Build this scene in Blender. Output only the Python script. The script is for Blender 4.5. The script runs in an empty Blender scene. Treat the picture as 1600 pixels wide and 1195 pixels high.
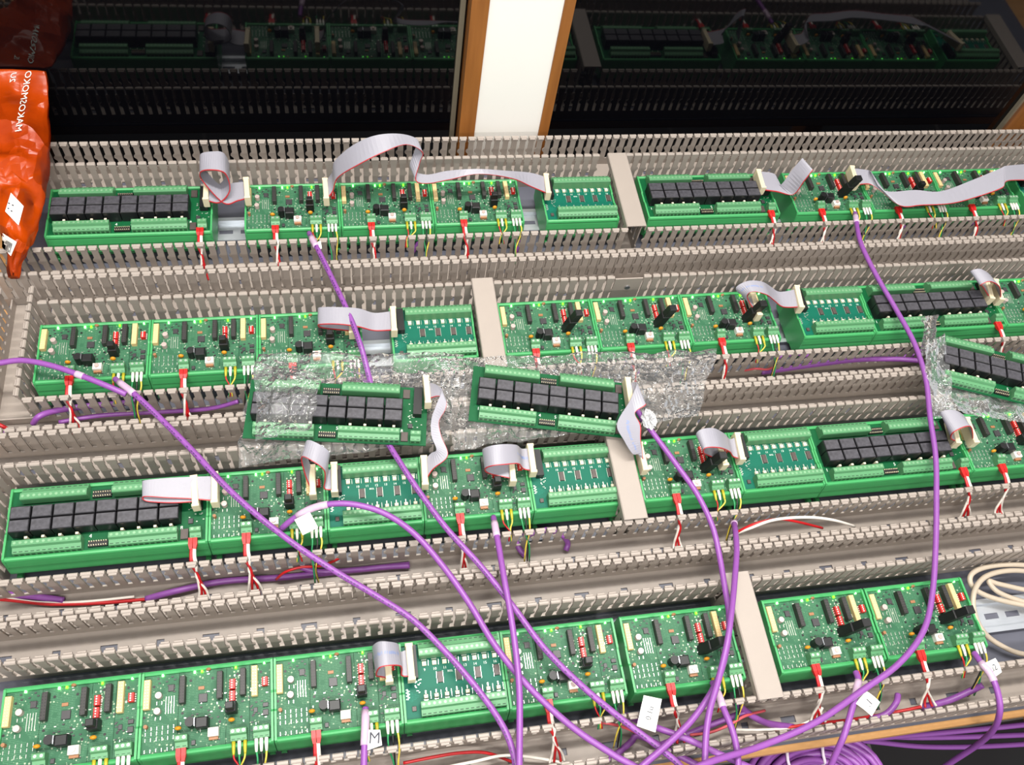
import bpy, bmesh, math, random
from mathutils import Vector, Matrix

random.seed(7)
S = 0.001                       # everything below is written in millimetres
scene = bpy.context.scene
COL = scene.collection

# ---------------------------------------------------------------- camera
CX, CY, CZ = -86.33, -515.87, 859.7
FPX = 1367.27
RC = ((0.98148527, -0.14515860, 0.12496254),
      (0.06373704, 0.86275633, 0.50158658),
      (-0.18062183, -0.48433510, 0.85603462))       # rows: camera right, up, back
cam_d = bpy.data.cameras.new('camera')
cam_d.sensor_fit = 'HORIZONTAL'
cam_d.sensor_width = 36.0
cam_d.lens = FPX / 1600 * 36.0
cam_d.clip_start = 0.01
cam = bpy.data.objects.new('camera', cam_d)
COL.objects.link(cam)
rot = Matrix(RC).transposed().to_4x4()
cam.matrix_world = Matrix.Translation((CX * S, CY * S, CZ * S)) @ rot
scene.camera = cam

# ---------------------------------------------------------------- world, lights, exposure
world = bpy.data.worlds.new('world')
scene.world = world
world.use_nodes = True
bg = world.node_tree.nodes['Background']
bg.inputs[0].default_value = (0.92, 0.95, 1.0, 1)
bg.inputs[1].default_value = 0.42


def tube_light(name, x, y, z, lx, ly, power, tilt=0.0, color=(1.0, 0.97, 0.92)):
    d = bpy.data.lights.new(name, 'AREA')
    d.shape = 'RECTANGLE'
    d.size, d.size_y = lx, ly
    d.energy = power
    d.color = color
    o = bpy.data.objects.new(name, d)
    o.location = (x, y, z)
    o.rotation_euler = (tilt, 0, 0)
    COL.objects.link(o)


tube_light('ceiling_tube_light', 0.10, 0.00, 1.95, 1.5, 0.10, 46)
tube_light('ceiling_tube_light', -0.3, -1.3, 2.0, 1.5, 0.12, 38)
tube_light('ceiling_tube_light', 0.6, -2.6, 2.0, 1.5, 0.12, 52)

vs = scene.view_settings
vs.view_transform = 'Standard'
vs.look = 'None'
vs.gamma = 1.0
vs.use_curve_mapping = False
vs.exposure = 0.10

# ---------------------------------------------------------------- helpers


def P(u, v, z):
    """millimetre point at height z above the mounting plate seen at photo pixel (u, v)"""
    c = ((u - 800) / FPX, (597.5 - v) / FPX, -1.0)
    d = [RC[0][i] * c[0] + RC[1][i] * c[1] + RC[2][i] * c[2] for i in range(3)]
    t = (z - CZ) / d[2]
    return (CX + t * d[0], CY + t * d[1], z)


def lin(c):
    out = []
    for x in c:
        x = x / 255.0
        out.append(x / 12.92 if x <= 0.04045 else ((x + 0.055) / 1.055) ** 2.4)
    return tuple(out) + (1.0,)


class NT:
    def __init__(self, m):
        m.use_nodes = True
        self.t = m.node_tree
        self.b = self.t.nodes['Principled BSDF']

    def n(self, kind, **kw):
        nd = self.t.nodes.new(kind)
        for k, v in kw.items():
            if k in nd.inputs:
                nd.inputs[k].default_value = v
            else:
                setattr(nd, k, v)
        return nd

    def l(self, a, b):
        self.t.links.new(a, b)


MATS = {}


def mat(name, rgb, rough=0.5, metal=0.0, var=0.12, scale=60.0, bump=0.0, bscale=300.0, spec=0.5, emit=0.0, rgb2=None, coat=0.0):
    m = bpy.data.materials.new(name)
    N = NT(m)
    b = N.b
    b.inputs['Roughness'].default_value = rough
    b.inputs['Metallic'].default_value = metal
    b.inputs['Specular IOR Level'].default_value = spec
    b.inputs['Coat Weight'].default_value = coat
    c = lin(rgb)
    tc = N.n('ShaderNodeTexCoord')
    nz = N.n('ShaderNodeTexNoise', Scale=scale, Detail=4.0)
    N.l(tc.outputs['Object'], nz.inputs['Vector'])
    mx = N.n('ShaderNodeMix', data_type='RGBA')
    lo = tuple(x * (1 - var) for x in c[:3]) + (1,)
    hi = (tuple(min(1, x * (1 + var)) for x in c[:3]) + (1,)) if rgb2 is None else lin(rgb2)
    mx.inputs[6].default_value = lo
    mx.inputs[7].default_value = hi
    N.l(nz.outputs['Fac'], mx.inputs[0])
    N.l(mx.outputs[2], b.inputs['Base Color'])
    if bump:
        nb = N.n('ShaderNodeTexNoise', Scale=bscale, Detail=3.0)
        N.l(tc.outputs['Object'], nb.inputs['Vector'])
        bp = N.n('ShaderNodeBump', Strength=bump, Distance=0.001)
        N.l(nb.outputs['Fac'], bp.inputs['Height'])
        N.l(bp.outputs['Normal'], b.inputs['Normal'])
    if emit:
        b.inputs['Emission Color'].default_value = c
        b.inputs['Emission Strength'].default_value = emit
    MATS[name] = m
    return m


def pcb_mat(name, base, trace, pad, dens=0.5):
    m = bpy.data.materials.new(name)
    N = NT(m)
    tc = N.n('ShaderNodeTexCoord')
    br = N.n('ShaderNodeTexBrick', Scale=380.0)
    br.inputs['Mortar Size'].default_value = 0.09
    br.inputs['Brick Width'].default_value = 2.3
    br.inputs['Row Height'].default_value = 0.55
    N.l(tc.outputs['Object'], br.inputs['Vector'])
    msk = N.n('ShaderNodeTexNoise', Scale=70.0, Detail=1.0)
    N.l(tc.outputs['Object'], msk.inputs['Vector'])
    rmp = N.n('ShaderNodeMath', operation='GREATER_THAN')
    rmp.inputs[1].default_value = 1 - dens
    N.l(msk.outputs['Fac'], rmp.inputs[0])
    mul = N.n('ShaderNodeMath', operation='MULTIPLY')
    N.l(br.outputs['Fac'], mul.inputs[0])
    N.l(rmp.outputs[0], mul.inputs[1])
    mx = N.n('ShaderNodeMix', data_type='RGBA')
    mx.inputs[6].default_value = lin(base)
    mx.inputs[7].default_value = lin(trace)
    N.l(mul.outputs[0], mx.inputs[0])
    vo = N.n('ShaderNodeTexVoronoi', Scale=330.0)
    N.l(tc.outputs['Object'], vo.inputs['Vector'])
    lt = N.n('ShaderNodeMath', operation='LESS_THAN')
    lt.inputs[1].default_value = 0.26
    N.l(vo.outputs['Distance'], lt.inputs[0])
    nz2 = N.n('ShaderNodeTexNoise', Scale=110.0)
    N.l(tc.outputs['Object'], nz2.inputs['Vector'])
    g2 = N.n('ShaderNodeMath', operation='GREATER_THAN')
    g2.inputs[1].default_value = 1.02 - dens * 0.9
    N.l(nz2.outputs['Fac'], g2.inputs[0])
    m2 = N.n('ShaderNodeMath', operation='MULTIPLY')
    N.l(lt.outputs[0], m2.inputs[0])
    N.l(g2.outputs[0], m2.inputs[1])
    mx2 = N.n('ShaderNodeMix', data_type='RGBA')
    N.l(mx.outputs[2], mx2.inputs[6])
    mx2.inputs[7].default_value = lin(pad)
    N.l(m2.outputs[0], mx2.inputs[0])
    N.l(mx2.outputs[2], N.b.inputs['Base Color'])
    N.b.inputs['Roughness'].default_value = 0.5
    N.b.inputs['Specular IOR Level'].default_value = 0.25
    MATS[name] = m


mat('duct', (160, 149, 140), 0.5, var=0.05, scale=25, bump=0.05, bscale=900)
mat('plate', (92, 93, 104), 0.42, var=0.12, scale=12, bump=0.05, bscale=1500)
mat('carrier', (66, 156, 92), 0.38, var=0.07, scale=30)
mat('terminal', (84, 140, 96), 0.42, var=0.06, scale=80)
mat('screw', (186, 200, 186), 0.35, 0.6, var=0.2, scale=400)
mat('screw_dim', (126, 168, 130), 0.4, 0.2, var=0.25, scale=300)
mat('hole', (34, 74, 46), 0.6, var=0.1)
pcb_mat('pcb_controller', (50, 98, 70), (74, 120, 90), (160, 176, 150), 0.55)
pcb_mat('pcb_interface', (6, 96, 76), (18, 114, 92), (120, 165, 140), 0.30)
pcb_mat('pcb_relay', (6, 84, 46), (22, 108, 62), (120, 165, 130), 0.30)
mat('relay', (30, 29, 33), 0.45, var=0.35, scale=330, rgb2=(92, 90, 97), bump=0.05)
mat('relay_side', (26, 25, 29), 0.4, var=0.2)
mat('black', (20, 20, 21), 0.45, var=0.25, scale=200)
mat('socket', (50, 48, 46), 0.5, var=0.25, scale=400)
mat('chip', (58, 56, 58), 0.42, var=0.15, scale=200)
mat('chip_brown', (76, 66, 62), 0.45, var=0.15, scale=200)
mat('cream', (218, 188, 132), 0.5, var=0.10, scale=250)
mat('plug', (222, 208, 176), 0.45, var=0.06, scale=120)
mat('cap_pink', (196, 176, 170), 0.4, 0.3, var=0.10, scale=300)
mat('red', (190, 28, 26), 0.4, var=0.15, scale=200)
mat('white_part', (238, 232, 222), 0.4, var=0.05, scale=200)
mat('orange', (204, 138, 32), 0.4, var=0.2, scale=200)
mat('brown', (150, 104, 70), 0.5, var=0.25, scale=300)
mat('solder', (205, 210, 198), 0.3, 0.6, var=0.2, scale=500)
mat('pin_gold', (240, 222, 186), 0.35, 0.3, var=0.2, scale=500)
mat('print', (226, 236, 226), 0.6, var=0.04)
mat('led_green', (110, 255, 110), 0.3, emit=6.0)
mat('led_lime', (90, 255, 30), 0.3, emit=5.0)
mat('led_off', (236, 226, 196), 0.3, var=0.05)
mat('ribbon', (150, 148, 157), 0.42, var=0.05, scale=30, bump=0.1, bscale=700)
mat('blue_print', (120, 142, 190), 0.5, var=0.1)
mat('ribbon_red', (172, 44, 50), 0.45, var=0.1)
mat('purple', (136, 76, 154), 0.4, var=0.08, scale=60)
mat('cable_ink', (70, 36, 92), 0.5)
mat('beige', (180, 166, 148), 0.42, var=0.06)
mat('wire_white', (230, 222, 212), 0.42, var=0.05)
mat('wire_red', (184, 22, 28), 0.42, var=0.1)
mat('wire_pink', (208, 84, 92), 0.45, var=0.1)
mat('wire_green', (40, 140, 84), 0.42, var=0.1)
mat('wire_yellow', (222, 196, 74), 0.42, var=0.1)
mat('wire_black', (26, 28, 26), 0.45, var=0.1)
mat('ferrule_olive', (176, 164, 40), 0.4, var=0.1)
mat('paper', (246, 242, 234), 0.6, var=0.02)
mat('film_white', (188, 188, 190), 0.12, var=0.4, scale=300, spec=0.8)
mat('ink', (44, 46, 60), 0.6)
mat('sleeve', (196, 168, 192), 0.3, var=0.05, scale=300)
mat('rail', (212, 216, 222), 0.36, 0.7, var=0.12, scale=40, bump=0.05, bscale=200)
mat('steel', (170, 172, 176), 0.35, 0.9, var=0.15, scale=300)
mat('white_wall', (252, 249, 242), 0.6, var=0.02, scale=6)
mat('wall_dark', (60, 56, 54), 0.7, var=0.1, scale=6)
mat('floor', (26, 23, 24), 0.45, var=0.3, scale=9)
mat('grout', (92, 88, 84), 0.7, var=0.1)
mat('gasket', (112, 104, 88), 0.5, var=0.1)
mat('tie', (228, 214, 226), 0.4, var=0.04)


def wood_mat(name, c1, c2, ax=(1, 14, 14)):
    m = bpy.data.materials.new(name)
    N = NT(m)
    tc = N.n('ShaderNodeTexCoord')
    mp = N.n('ShaderNodeMapping')
    mp.inputs['Scale'].default_value = ax
    N.l(tc.outputs['Object'], mp.inputs['Vector'])
    nz = N.n('ShaderNodeTexNoise', Scale=9.0, Detail=6.0)
    N.l(mp.outputs[0], nz.inputs['Vector'])
    mx = N.n('ShaderNodeMix', data_type='RGBA')
    mx.inputs[6].default_value = lin(c1)
    mx.inputs[7].default_value = lin(c2)
    N.l(nz.outputs['Fac'], mx.inputs[0])
    N.l(mx.outputs[2], N.b.inputs['Base Color'])
    N.b.inputs['Roughness'].default_value = 0.45
    MATS[name] = m


wood_mat('wood_frame', (120, 70, 26), (176, 112, 52), (14, 14, 1))
wood_mat('wood_table', (180, 128, 74), (214, 164, 106))

# dark night glass: a real reflection, nothing to see behind it
m = bpy.data.materials.new('night_glass')
N = NT(m)
N.b.inputs['Base Color'].default_value = (0.002, 0.002, 0.003, 1)
N.b.inputs['Roughness'].default_value = 0.04
N.b.inputs['IOR'].default_value = 1.45
tc = N.n('ShaderNodeTexCoord')
nz = N.n('ShaderNodeTexNoise', Scale=3.0)
N.l(tc.outputs['Object'], nz.inputs['Vector'])
bp_ = N.n('ShaderNodeBump', Strength=0.02, Distance=0.002)
N.l(nz.outputs['Fac'], bp_.inputs['Height'])
N.l(bp_.outputs['Normal'], N.b.inputs['Normal'])
MATS['night_glass'] = m

# clear plastic film of the bubble wrap
m = bpy.data.materials.new('bubble_film')
N = NT(m)
t = N.t
out = t.nodes['Material Output']
tr = N.n('ShaderNodeBsdfTransparent')
tr.inputs[0].default_value = (0.95, 0.95, 0.95, 1)
gl = N.n('ShaderNodeBsdfGlossy', Roughness=0.06)
gl.inputs[0].default_value = (1, 1, 1, 1)
df = N.n('ShaderNodeBsdfDiffuse')
df.inputs[0].default_value = (0.75, 0.75, 0.74, 1)
tc = N.n('ShaderNodeTexCoord')
nz = N.n('ShaderNodeTexNoise', Scale=105.0, Detail=3.0)
N.l(tc.outputs['Object'], nz.inputs['Vector'])
bp_ = N.n('ShaderNodeBump', Strength=1.0, Distance=0.0036)
N.l(nz.outputs['Fac'], bp_.inputs['Height'])
N.l(bp_.outputs['Normal'], gl.inputs['Normal'])
N.l(bp_.outputs['Normal'], df.inputs['Normal'])
lw = N.n('ShaderNodeLayerWeight', Blend=0.34)
N.l(bp_.outputs['Normal'], lw.inputs['Normal'])
m1 = N.n('ShaderNodeMixShader')
N.l(lw.outputs['Fresnel'], m1.inputs[0])
N.l(tr.outputs[0], m1.inputs[1])
N.l(gl.outputs[0], m1.inputs[2])
m2 = N.n('ShaderNodeMixShader', Fac=0.09)
N.l(m1.outputs[0], m2.inputs[1])
N.l(df.outputs[0], m2.inputs[2])
N.l(m2.outputs[0], out.inputs[0])
MATS['bubble_film'] = m

# orange bag film
m = bpy.data.materials.new('bag_film')
N = NT(m)
tc = N.n('ShaderNodeTexCoord')
nz = N.n('ShaderNodeTexNoise', Scale=16.0, Detail=4.0)
N.l(tc.outputs['Object'], nz.inputs['Vector'])
mx = N.n('ShaderNodeMix', data_type='RGBA')
mx.inputs[6].default_value = lin((150, 34, 2))
mx.inputs[7].default_value = lin((232, 92, 8))
N.l(nz.outputs['Fac'], mx.inputs[0])
N.l(mx.outputs[2], N.b.inputs['Base Color'])
N.b.inputs['Roughness'].default_value = 0.28
nb = N.n('ShaderNodeTexVoronoi', Scale=19.0)
nb.feature = 'F1'
N.l(tc.outputs['Object'], nb.inputs['Vector'])
bp_ = N.n('ShaderNodeBump', Strength=1.0, Distance=0.03)
N.l(nb.outputs['Distance'], bp_.inputs['Height'])
N.l(bp_.outputs['Normal'], N.b.inputs['Normal'])
trl = N.n('ShaderNodeBsdfTranslucent')
N.l(mx.outputs[2], trl.inputs[0])
ms = N.n('ShaderNodeMixShader', Fac=0.35)
N.l(N.b.outputs[0], ms.inputs[1])
N.l(trl.outputs[0], ms.inputs[2])
N.l(ms.outputs[0], N.t.nodes['Material Output'].inputs[0])
MATS['bag_film'] = m


class MB:
    """collects shapes (millimetres) into one mesh"""

    def __init__(self):
        self.v, self.f = [], []

    def add(self, vs, fs):
        o = len(self.v)
        self.v += [tuple(p) for p in vs]
        self.f += [tuple(i + o for i in f) for f in fs]
        return self

    def box(self, x0, x1, y0, y1, z0, z1, ch=0.0):
        """box; ch chamfers the top edge"""
        if ch:
            c = ch
            vs = [(x0, y0, z0), (x1, y0, z0), (x1, y1, z0), (x0, y1, z0),
                  (x0, y0, z1 - c), (x1, y0, z1 - c), (x1, y1, z1 - c), (x0, y1, z1 - c),
                  (x0 + c, y0 + c, z1), (x1 - c, y0 + c, z1), (x1 - c, y1 - c, z1), (x0 + c, y1 - c, z1)]
            fs = [(3, 2, 1, 0), (8, 9, 10, 11)]
            for b in (0, 4):
                for i in range(4):
                    j = (i + 1) % 4
                    fs.append((b + i, b + j, b + 4 + j, b + 4 + i))
            return self.add(vs, fs)
        vs = [(x0, y0, z0), (x1, y0, z0), (x1, y1, z0), (x0, y1, z0), (x0, y0, z1), (x1, y0, z1), (x1, y1, z1), (x0, y1, z1)]
        return self.add(vs, [(3, 2, 1, 0), (4, 5, 6, 7), (0, 1, 5, 4), (1, 2, 6, 5), (2, 3, 7, 6), (3, 0, 4, 7)])

    def prism(self, poly, a0, a1, axis):
        """polygon extruded along axis: 'x' -> poly is (y,z); 'y' -> (x,z); 'z' -> (x,y)"""
        n = len(poly)

        def mk(p, a):
            return {'x': (a, p[0], p[1]), 'y': (p[0], a, p[1]), 'z': (p[0], p[1], a)}[axis]
        vs = [mk(p, a0) for p in poly] + [mk(p, a1) for p in poly]
        fs = [tuple(reversed(range(n))), tuple(range(n, 2 * n))]
        for i in range(n):
            j = (i + 1) % n
            fs.append((i, j, n + j, n + i))
        return self.add(vs, fs)

    def cyl(self, x, y, z0, z1, r, n=12, top=None):
        top = r if top is None else top
        vs = [(x + r * math.cos(a * 2 * math.pi / n), y + r * math.sin(a * 2 * math.pi / n), z0) for a in range(n)]
        vs += [(x + top * math.cos(a * 2 * math.pi / n), y + top * math.sin(a * 2 * math.pi / n), z1) for a in range(n)]
        fs = [tuple(reversed(range(n))), tuple(range(n, 2 * n))]
        fs += [(i, (i + 1) % n, n + (i + 1) % n, n + i) for i in range(n)]
        return self.add(vs, fs)

    def ball(self, x, y, z, r, sx=1, sy=1, sz=1, n=8, m_=5):
        vs, fs = [], []
        for j in range(m_ + 1):
            t_ = math.pi * j / m_
            for i in range(n):
                a = 2 * math.pi * i / n
                vs.append((x + sx * r * math.sin(t_) * math.cos(a), y + sy * r * math.sin(t_) * math.sin(a), z + sz * r * math.cos(t_)))
        for j in range(m_):
            for i in range(n):
                k = (i + 1) % n
                fs.append((j * n + i, j * n + k, (j + 1) * n + k, (j + 1) * n + i)[::-1])
        return self.add(vs, fs)

    def tube(self, pts, r, n=8, r1=None):
        pts = [Vector(p) for p in pts]
        k = len(pts)
        r1 = r if r1 is None else r1
        tan = [(pts[min(i + 1, k - 1)] - pts[max(i - 1, 0)]).normalized() for i in range(k)]
        nrm = tan[0].orthogonal().normalized()
        vs, fs = [], []
        for i in range(k):
            if i:
                nrm = nrm - tan[i] * nrm.dot(tan[i])
                nrm = nrm.normalized() if nrm.length > 1e-6 else tan[i].orthogonal().normalized()
            bi = tan[i].cross(nrm)
            rr = r + (r1 - r) * i / (k - 1)
            for a in range(n):
                w = 2 * math.pi * a / n
                vs.append(pts[i] + nrm * (rr * math.cos(w)) + bi * (rr * math.sin(w)))
        for i in range(k - 1):
            for a in range(n):
                b = (a + 1) % n
                fs.append((i * n + a, i * n + b, (i + 1) * n + b, (i + 1) * n + a))
        fs.append(tuple(reversed(range(n))))
        fs.append(tuple(range((k - 1) * n, k * n)))
        return self.add(vs, fs)

    def mesh(self, name, m_, smooth=False):
        me = bpy.data.meshes.new(name)
        me.from_pydata([(x * S, y * S, z * S) for x, y, z in self.v], [], self.f)
        me.materials.append(MATS[m_])
        if smooth:
            me.polygons.foreach_set('use_smooth', [True] * len(me.polygons))
        me.update()
        return me

    def build(self, name, m_, parent=None, smooth=False, kind=None, label=None, fix=False):
        me = self.mesh(name, m_, smooth)
        if fix:
            bm = bmesh.new()
            bm.from_mesh(me)
            bmesh.ops.recalc_face_normals(bm, faces=bm.faces)
            bm.to_mesh(me)
            bm.free()
        o = bpy.data.objects.new(name, me)
        COL.objects.link(o)
        o.parent = parent
        if kind:
            o['kind'] = kind
        if label:
            o['label'] = label
        return o


def tag(o, label, cat, group=None, kind=None):
    o['label'] = label
    o['category'] = cat
    if group:
        o['group'] = group
    if kind:
        o['kind'] = kind
    return o


def empty(name, x=0, y=0, z=0, rz=0.0):
    o = bpy.data.objects.new(name, None)
    o.empty_display_size = 0.01
    COL.objects.link(o)
    o.location = (x * S, y * S, z * S)
    o.rotation_euler = (0, 0, rz)
    return o


def copy_tree(o, parent=None):
    c = o.copy()
    COL.objects.link(c)
    c.parent = parent
    for ch in CH.get(o.name, None) or list(o.children):
        copy_tree(ch, c)
    return c


CH = {}


def catmull(pts, sub=6):
    """smooth a list of equal-length tuples"""
    out = []
    k = len(pts)
    for i in range(k - 1):
        p0, p1, p2, p3 = pts[max(i - 1, 0)], pts[i], pts[i + 1], pts[min(i + 2, k - 1)]
        for s in range(sub):
            t_ = s / sub
            out.append(tuple(0.5 * (2 * b + (c - a) * t_ + (2 * a - 5 * b + 4 * c - d) * t_ ** 2 + (3 * b - a - 3 * c + d) * t_ ** 3)
                             for a, b, c, d in zip(p0, p1, p2, p3)))
    out.append(tuple(pts[-1]))
    return out


def text_mb(mb, s, size, fn):
    """adds the filled outline of a text; fn maps (x, y) of the text plane to a 3-d point (mm)"""
    cu = bpy.data.curves.new('txt', 'FONT')
    cu.body = s
    cu.size = size
    cu.align_x = 'CENTER'
    cu.align_y = 'CENTER'
    cu.resolution_u = 2
    ob = bpy.data.objects.new('txt', cu)
    COL.objects.link(ob)
    dg = bpy.context.evaluated_depsgraph_get()
    me = ob.evaluated_get(dg).to_mesh()
    mb.add([fn(v.co.x, v.co.y) for v in me.vertices], [tuple(p.vertices) for p in me.polygons])
    ob.evaluated_get(dg).to_mesh_clear()
    bpy.data.objects.remove(ob)
    bpy.data.curves.remove(cu)


# ---------------------------------------------------------------- layout of the panel
YT = [238.0, 50.1, -135.3, -319.3]      # far rim of the boards in each row
H = 67.5
YB = [y - H for y in YT]
ROWN = ['row nearest the window', 'second row from the window', 'third row from the window', 'row nearest the viewer']
PITCH = 11.3
DH = 55.0                               # duct height
WC, WI, WR = 110.0, 93.4, 178.7
GLASS_Y = 348.0

# ---------------------------------------------------------------- setting
fl = empty('floor', 0, 0, -760)
MB().box(-4000, 4000, -4000, 600, -20, 0).build('floor_slab', 'floor', fl)
g = MB()
for k in range(-6, 7):
    g.box(k * 400 - 3, k * 400 + 3, -4000, 600, 0, 0.6)
for k in range(-10, 2):
    g.box(-4000, 4000, k * 400 - 3, k * 400 + 3, 0, 0.5)
g.build('grout', 'grout', fl, kind='stuff')
fl['kind'] = 'structure'

wl = empty('wall_window', 0, GLASS_Y, 0)
MB().box(-2500, 2500, 3, 120, -760, -120).build('wall_below', 'wall_dark', wl)
MB().box(-2500, 2500, 3, 120, 1150, 2000).build('wall_above', 'white_wall', wl)
wl['kind'] = 'structure'
for k, (a, b_) in enumerate(((-1400, 83), (171, 885))):
    w = empty('window_%d' % (k + 1), 0, GLASS_Y, 0)
    MB().box(a - 8, b_ + 8, 0, 6, -120, 1150).build('pane', 'night_glass', w)
    MB().box(a - 2, b_ + 2, -6, 2, -122, -112).build('gasket', 'gasket', w)
    w['kind'] = 'structure'
    if k == 0:
        MB().box(63, 69, -5, 0.5, -120, 1150).build('gasket', 'gasket', w)
# white pier between the windows with its wooden casings
pr = empty('trim_1', 0, GLASS_Y, 0)
MB().box(92.5, 178, -22, 60, -122, 1200).build('pier_face', 'white_wall', pr)
MB().box(72, 92.3, -24, 4, -122, 1200).build('casing', 'wood_frame', pr)
MB().box(178.2, 191, -24, 4, -122, 1200).build('casing', 'wood_frame', pr)
pr['kind'] = 'structure'
pr = empty('trim_2', 0, GLASS_Y, 0)
MB().box(893, 897, -6, 1, -122, 1200).build('gasket', 'gasket', pr)
MB().box(905, 932, -24, 4, -122, 1200).build('casing', 'wood_frame', pr)
MB().box(932.2, 1100, -22, 60, -122, 1200).build('pier_face', 'white_wall', pr)
pr['kind'] = 'structure'

tb = empty('work_table', 300, -60, -760)
MB().box(-1100, 900, -393, 366, 742, 757.5).build('table_top', 'wood_table', tb)
for lx, ly in ((-1050, -330), (850, -330), (-1050, 310), (850, 310)):
    MB().box(lx - 25, lx + 25, ly - 25, ly + 25, 0, 741.5).build('leg', 'wood_frame', tb)
tag(tb, 'wooden work table with a pale front edge under the mounting plate', 'table')

pl = MB().box(-454, 1070, -447, 308, -2.3, 0).build('mounting_plate', 'plate')
tag(pl, 'dark blue grey metal mounting plate under all the ducts and boards', 'plate')

# ---------------------------------------------------------------- slotted ducts
fm = MB()
fm.prism([(-3.7, 13.0), (2.9, 13.0), (2.9, 25.0), (5.7, 28.5), (5.7, 30.4), (3.3, 33.5), (3.3, 47.5), (-3.7, 47.5)], -0.8, 0.8, 'y')
fm.prism([(-0.85, 46), (-0.85, 53.6), (0.1, 54.8), (2.0, 54.8), (2.9, 54.0), (2.9, 51.2), (0.85, 50.0), (0.85, 46)], -4.7, 4.3, 'x')
fm.prism([(2.8, 51.2), (2.8, 53.6), (4.2, 53.6), (4.8, 52.9), (4.8, 51.9)], -3.7, 3.3, 'x')
FING = fm.mesh('finger', 'duct')
FINGV = FING


def fingers(root, n, fn):
    for k in range(n):
        r_ = fn(k)
        if r_ is None:
            continue
        x, y, rz = r_
        o = bpy.data.objects.new('finger', FING)
        o.location = (x * S, y * S, 0)
        o.rotation_euler = (0, 0, rz)
        o.parent = root
        COL.objects.link(o)


def duct_base(root, x0, x1, w, alongx=True):
    """U channel from 0..w across; slots cut through its floor"""
    mb = MB()

    def bx(a0, a1, b0, b1, z0, z1):
        if alongx:
            mb.box(a0, a1, b0, b1, z0, z1)
        else:
            mb.box(b0, b1, a0, a1, z0, z1)
    m_ = w / 2
    bx(x0, x1, 0, m_ - 3.2, 0.1, 1.8)
    bx(x0, x1, m_ + 3.2, w, 0.1, 1.8)
    a = x0
    k = 0
    while a < x1:
        b = min(a + 34, x1)
        bx(a, b, m_ - 3.2, m_ + 3.2, 0.1, 1.8)
        a = b + (15 if k % 2 == 0 else 7)
        k += 1
    bx(x0, x1, 0, 1.6, 1.8, 13.2)
    bx(x0, x1, w - 1.6, w, 1.8, 13.2)
    mb.build('duct_base', 'duct', root)


DW = 37.6


def duct_x(label, y_far, x0, x1, skip_far=(), skip_near=(), phase=0.0):
    """duct along x whose far wall stands at y_far"""
    yn = y_far - DW
    r_ = empty('wiring_duct', 0, yn, 0)
    duct_base(r_, x0, x1, DW)
    n = int((x1 - x0 - 4) / PITCH)

    def far(k):
        x = x0 + 6 + phase + k * PITCH
        if x > x1 - 5 or any(a < x < b for a, b in skip_far):
            return None
        return (x, DW - 0.8, math.pi)

    def near(k):
        x = x0 + 6 + phase + k * PITCH
        if x > x1 - 5 or any(a < x < b for a, b in skip_near):
            return None
        return (x, 0.8, 0.0)
    fingers(r_, n, far)
    fingers(r_, n, near)
    tag(r_, label, 'wiring duct', 'slotted wiring ducts on the plate')
    return r_


def duct_y(label, x0, y0, y1, w=DW):
    """duct along y between y0 < y1 with its left wall at x0"""
    r_ = empty('wiring_duct', x0, y0, 0)
    duct_base(r_, 0, y1 - y0, w, alongx=False)
    n = int((y1 - y0 - 4) / PITCH)
    fingers(r_, n, lambda k: (0.8, 6 + k * PITCH, -math.pi / 2))
    fingers(r_, n, lambda k: (w - 0.8, 6 + k * PITCH, math.pi / 2))
    tag(r_, label, 'wiring duct', 'slotted wiring ducts on the plate')
    return r_


XL = -417.0
ends = [960, 940, 900, 800, 760, 700, 680, 640]
duct_x('grey slotted wiring duct along the window behind the first row', YT[0] + 66, -520, 1000, skip_near=((254, 284),))
duct_x('grey slotted duct directly below the row nearest the window', YB[0] - 23.4, -520, 960, skip_far=((256, 280),))
d12 = duct_x('grey slotted duct directly above the second row from the window', YB[0] - 23.4 - DW - 0.6, -408, 940, skip_near=((226, 262),), phase=3.0)
d23 = duct_x('grey slotted duct directly below the second row, under the bubble wrap', YB[1] - 23.4, -452, 860, skip_far=((-500, -408),))
duct_x('grey slotted duct directly above the third row, beside the loose relay boards', YB[1] - 23.4 - DW - 0.6, -452, 800, phase=4.0)
duct_x('grey slotted duct directly below the third row from the window', YB[2] - 23.4, -452, 740, phase=2.0, skip_far=((-500, -411),))
duct_x('grey slotted duct directly above the row nearest the viewer', YB[2] - 23.4 - DW - 0.6, -452, 720, phase=5.0, skip_near=())
duct_x('grey slotted duct along the front table edge full of purple cables', YB[3] - 20.0, -452, 690, phase=1.0)
pt = MB().box(228, 262, 0, 1.6, 9, 52).build('plain_strip', 'duct', d12)
MB().cyl(0, 0, 0, 1.6, 3.2, 12).build('screw', 'steel', pt).matrix_local = Matrix.Translation((0.246, 0, 0.036)) @ Matrix.Rotation(math.radians(90), 4, 'X')
duct_y('short upright grey duct left of the second row of boards', -447, YB[1] - 22.6, YB[0] - 24.2 - DW)
duct_y('short upright grey duct left of the third row relay board', -452, YB[2] - 22.6, YB[1] - 24 - 2 * DW - 1.5)

# covered cross ducts
LIDP = [(-12.6, 50), (-12.6, 57.6), (-11.6, 58.6), (11.6, 58.6), (12.6, 57.6), (12.6, 50), (11.4, 50), (11.4, 57.2), (-11.4, 57.2), (-11.4, 50)]


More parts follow.
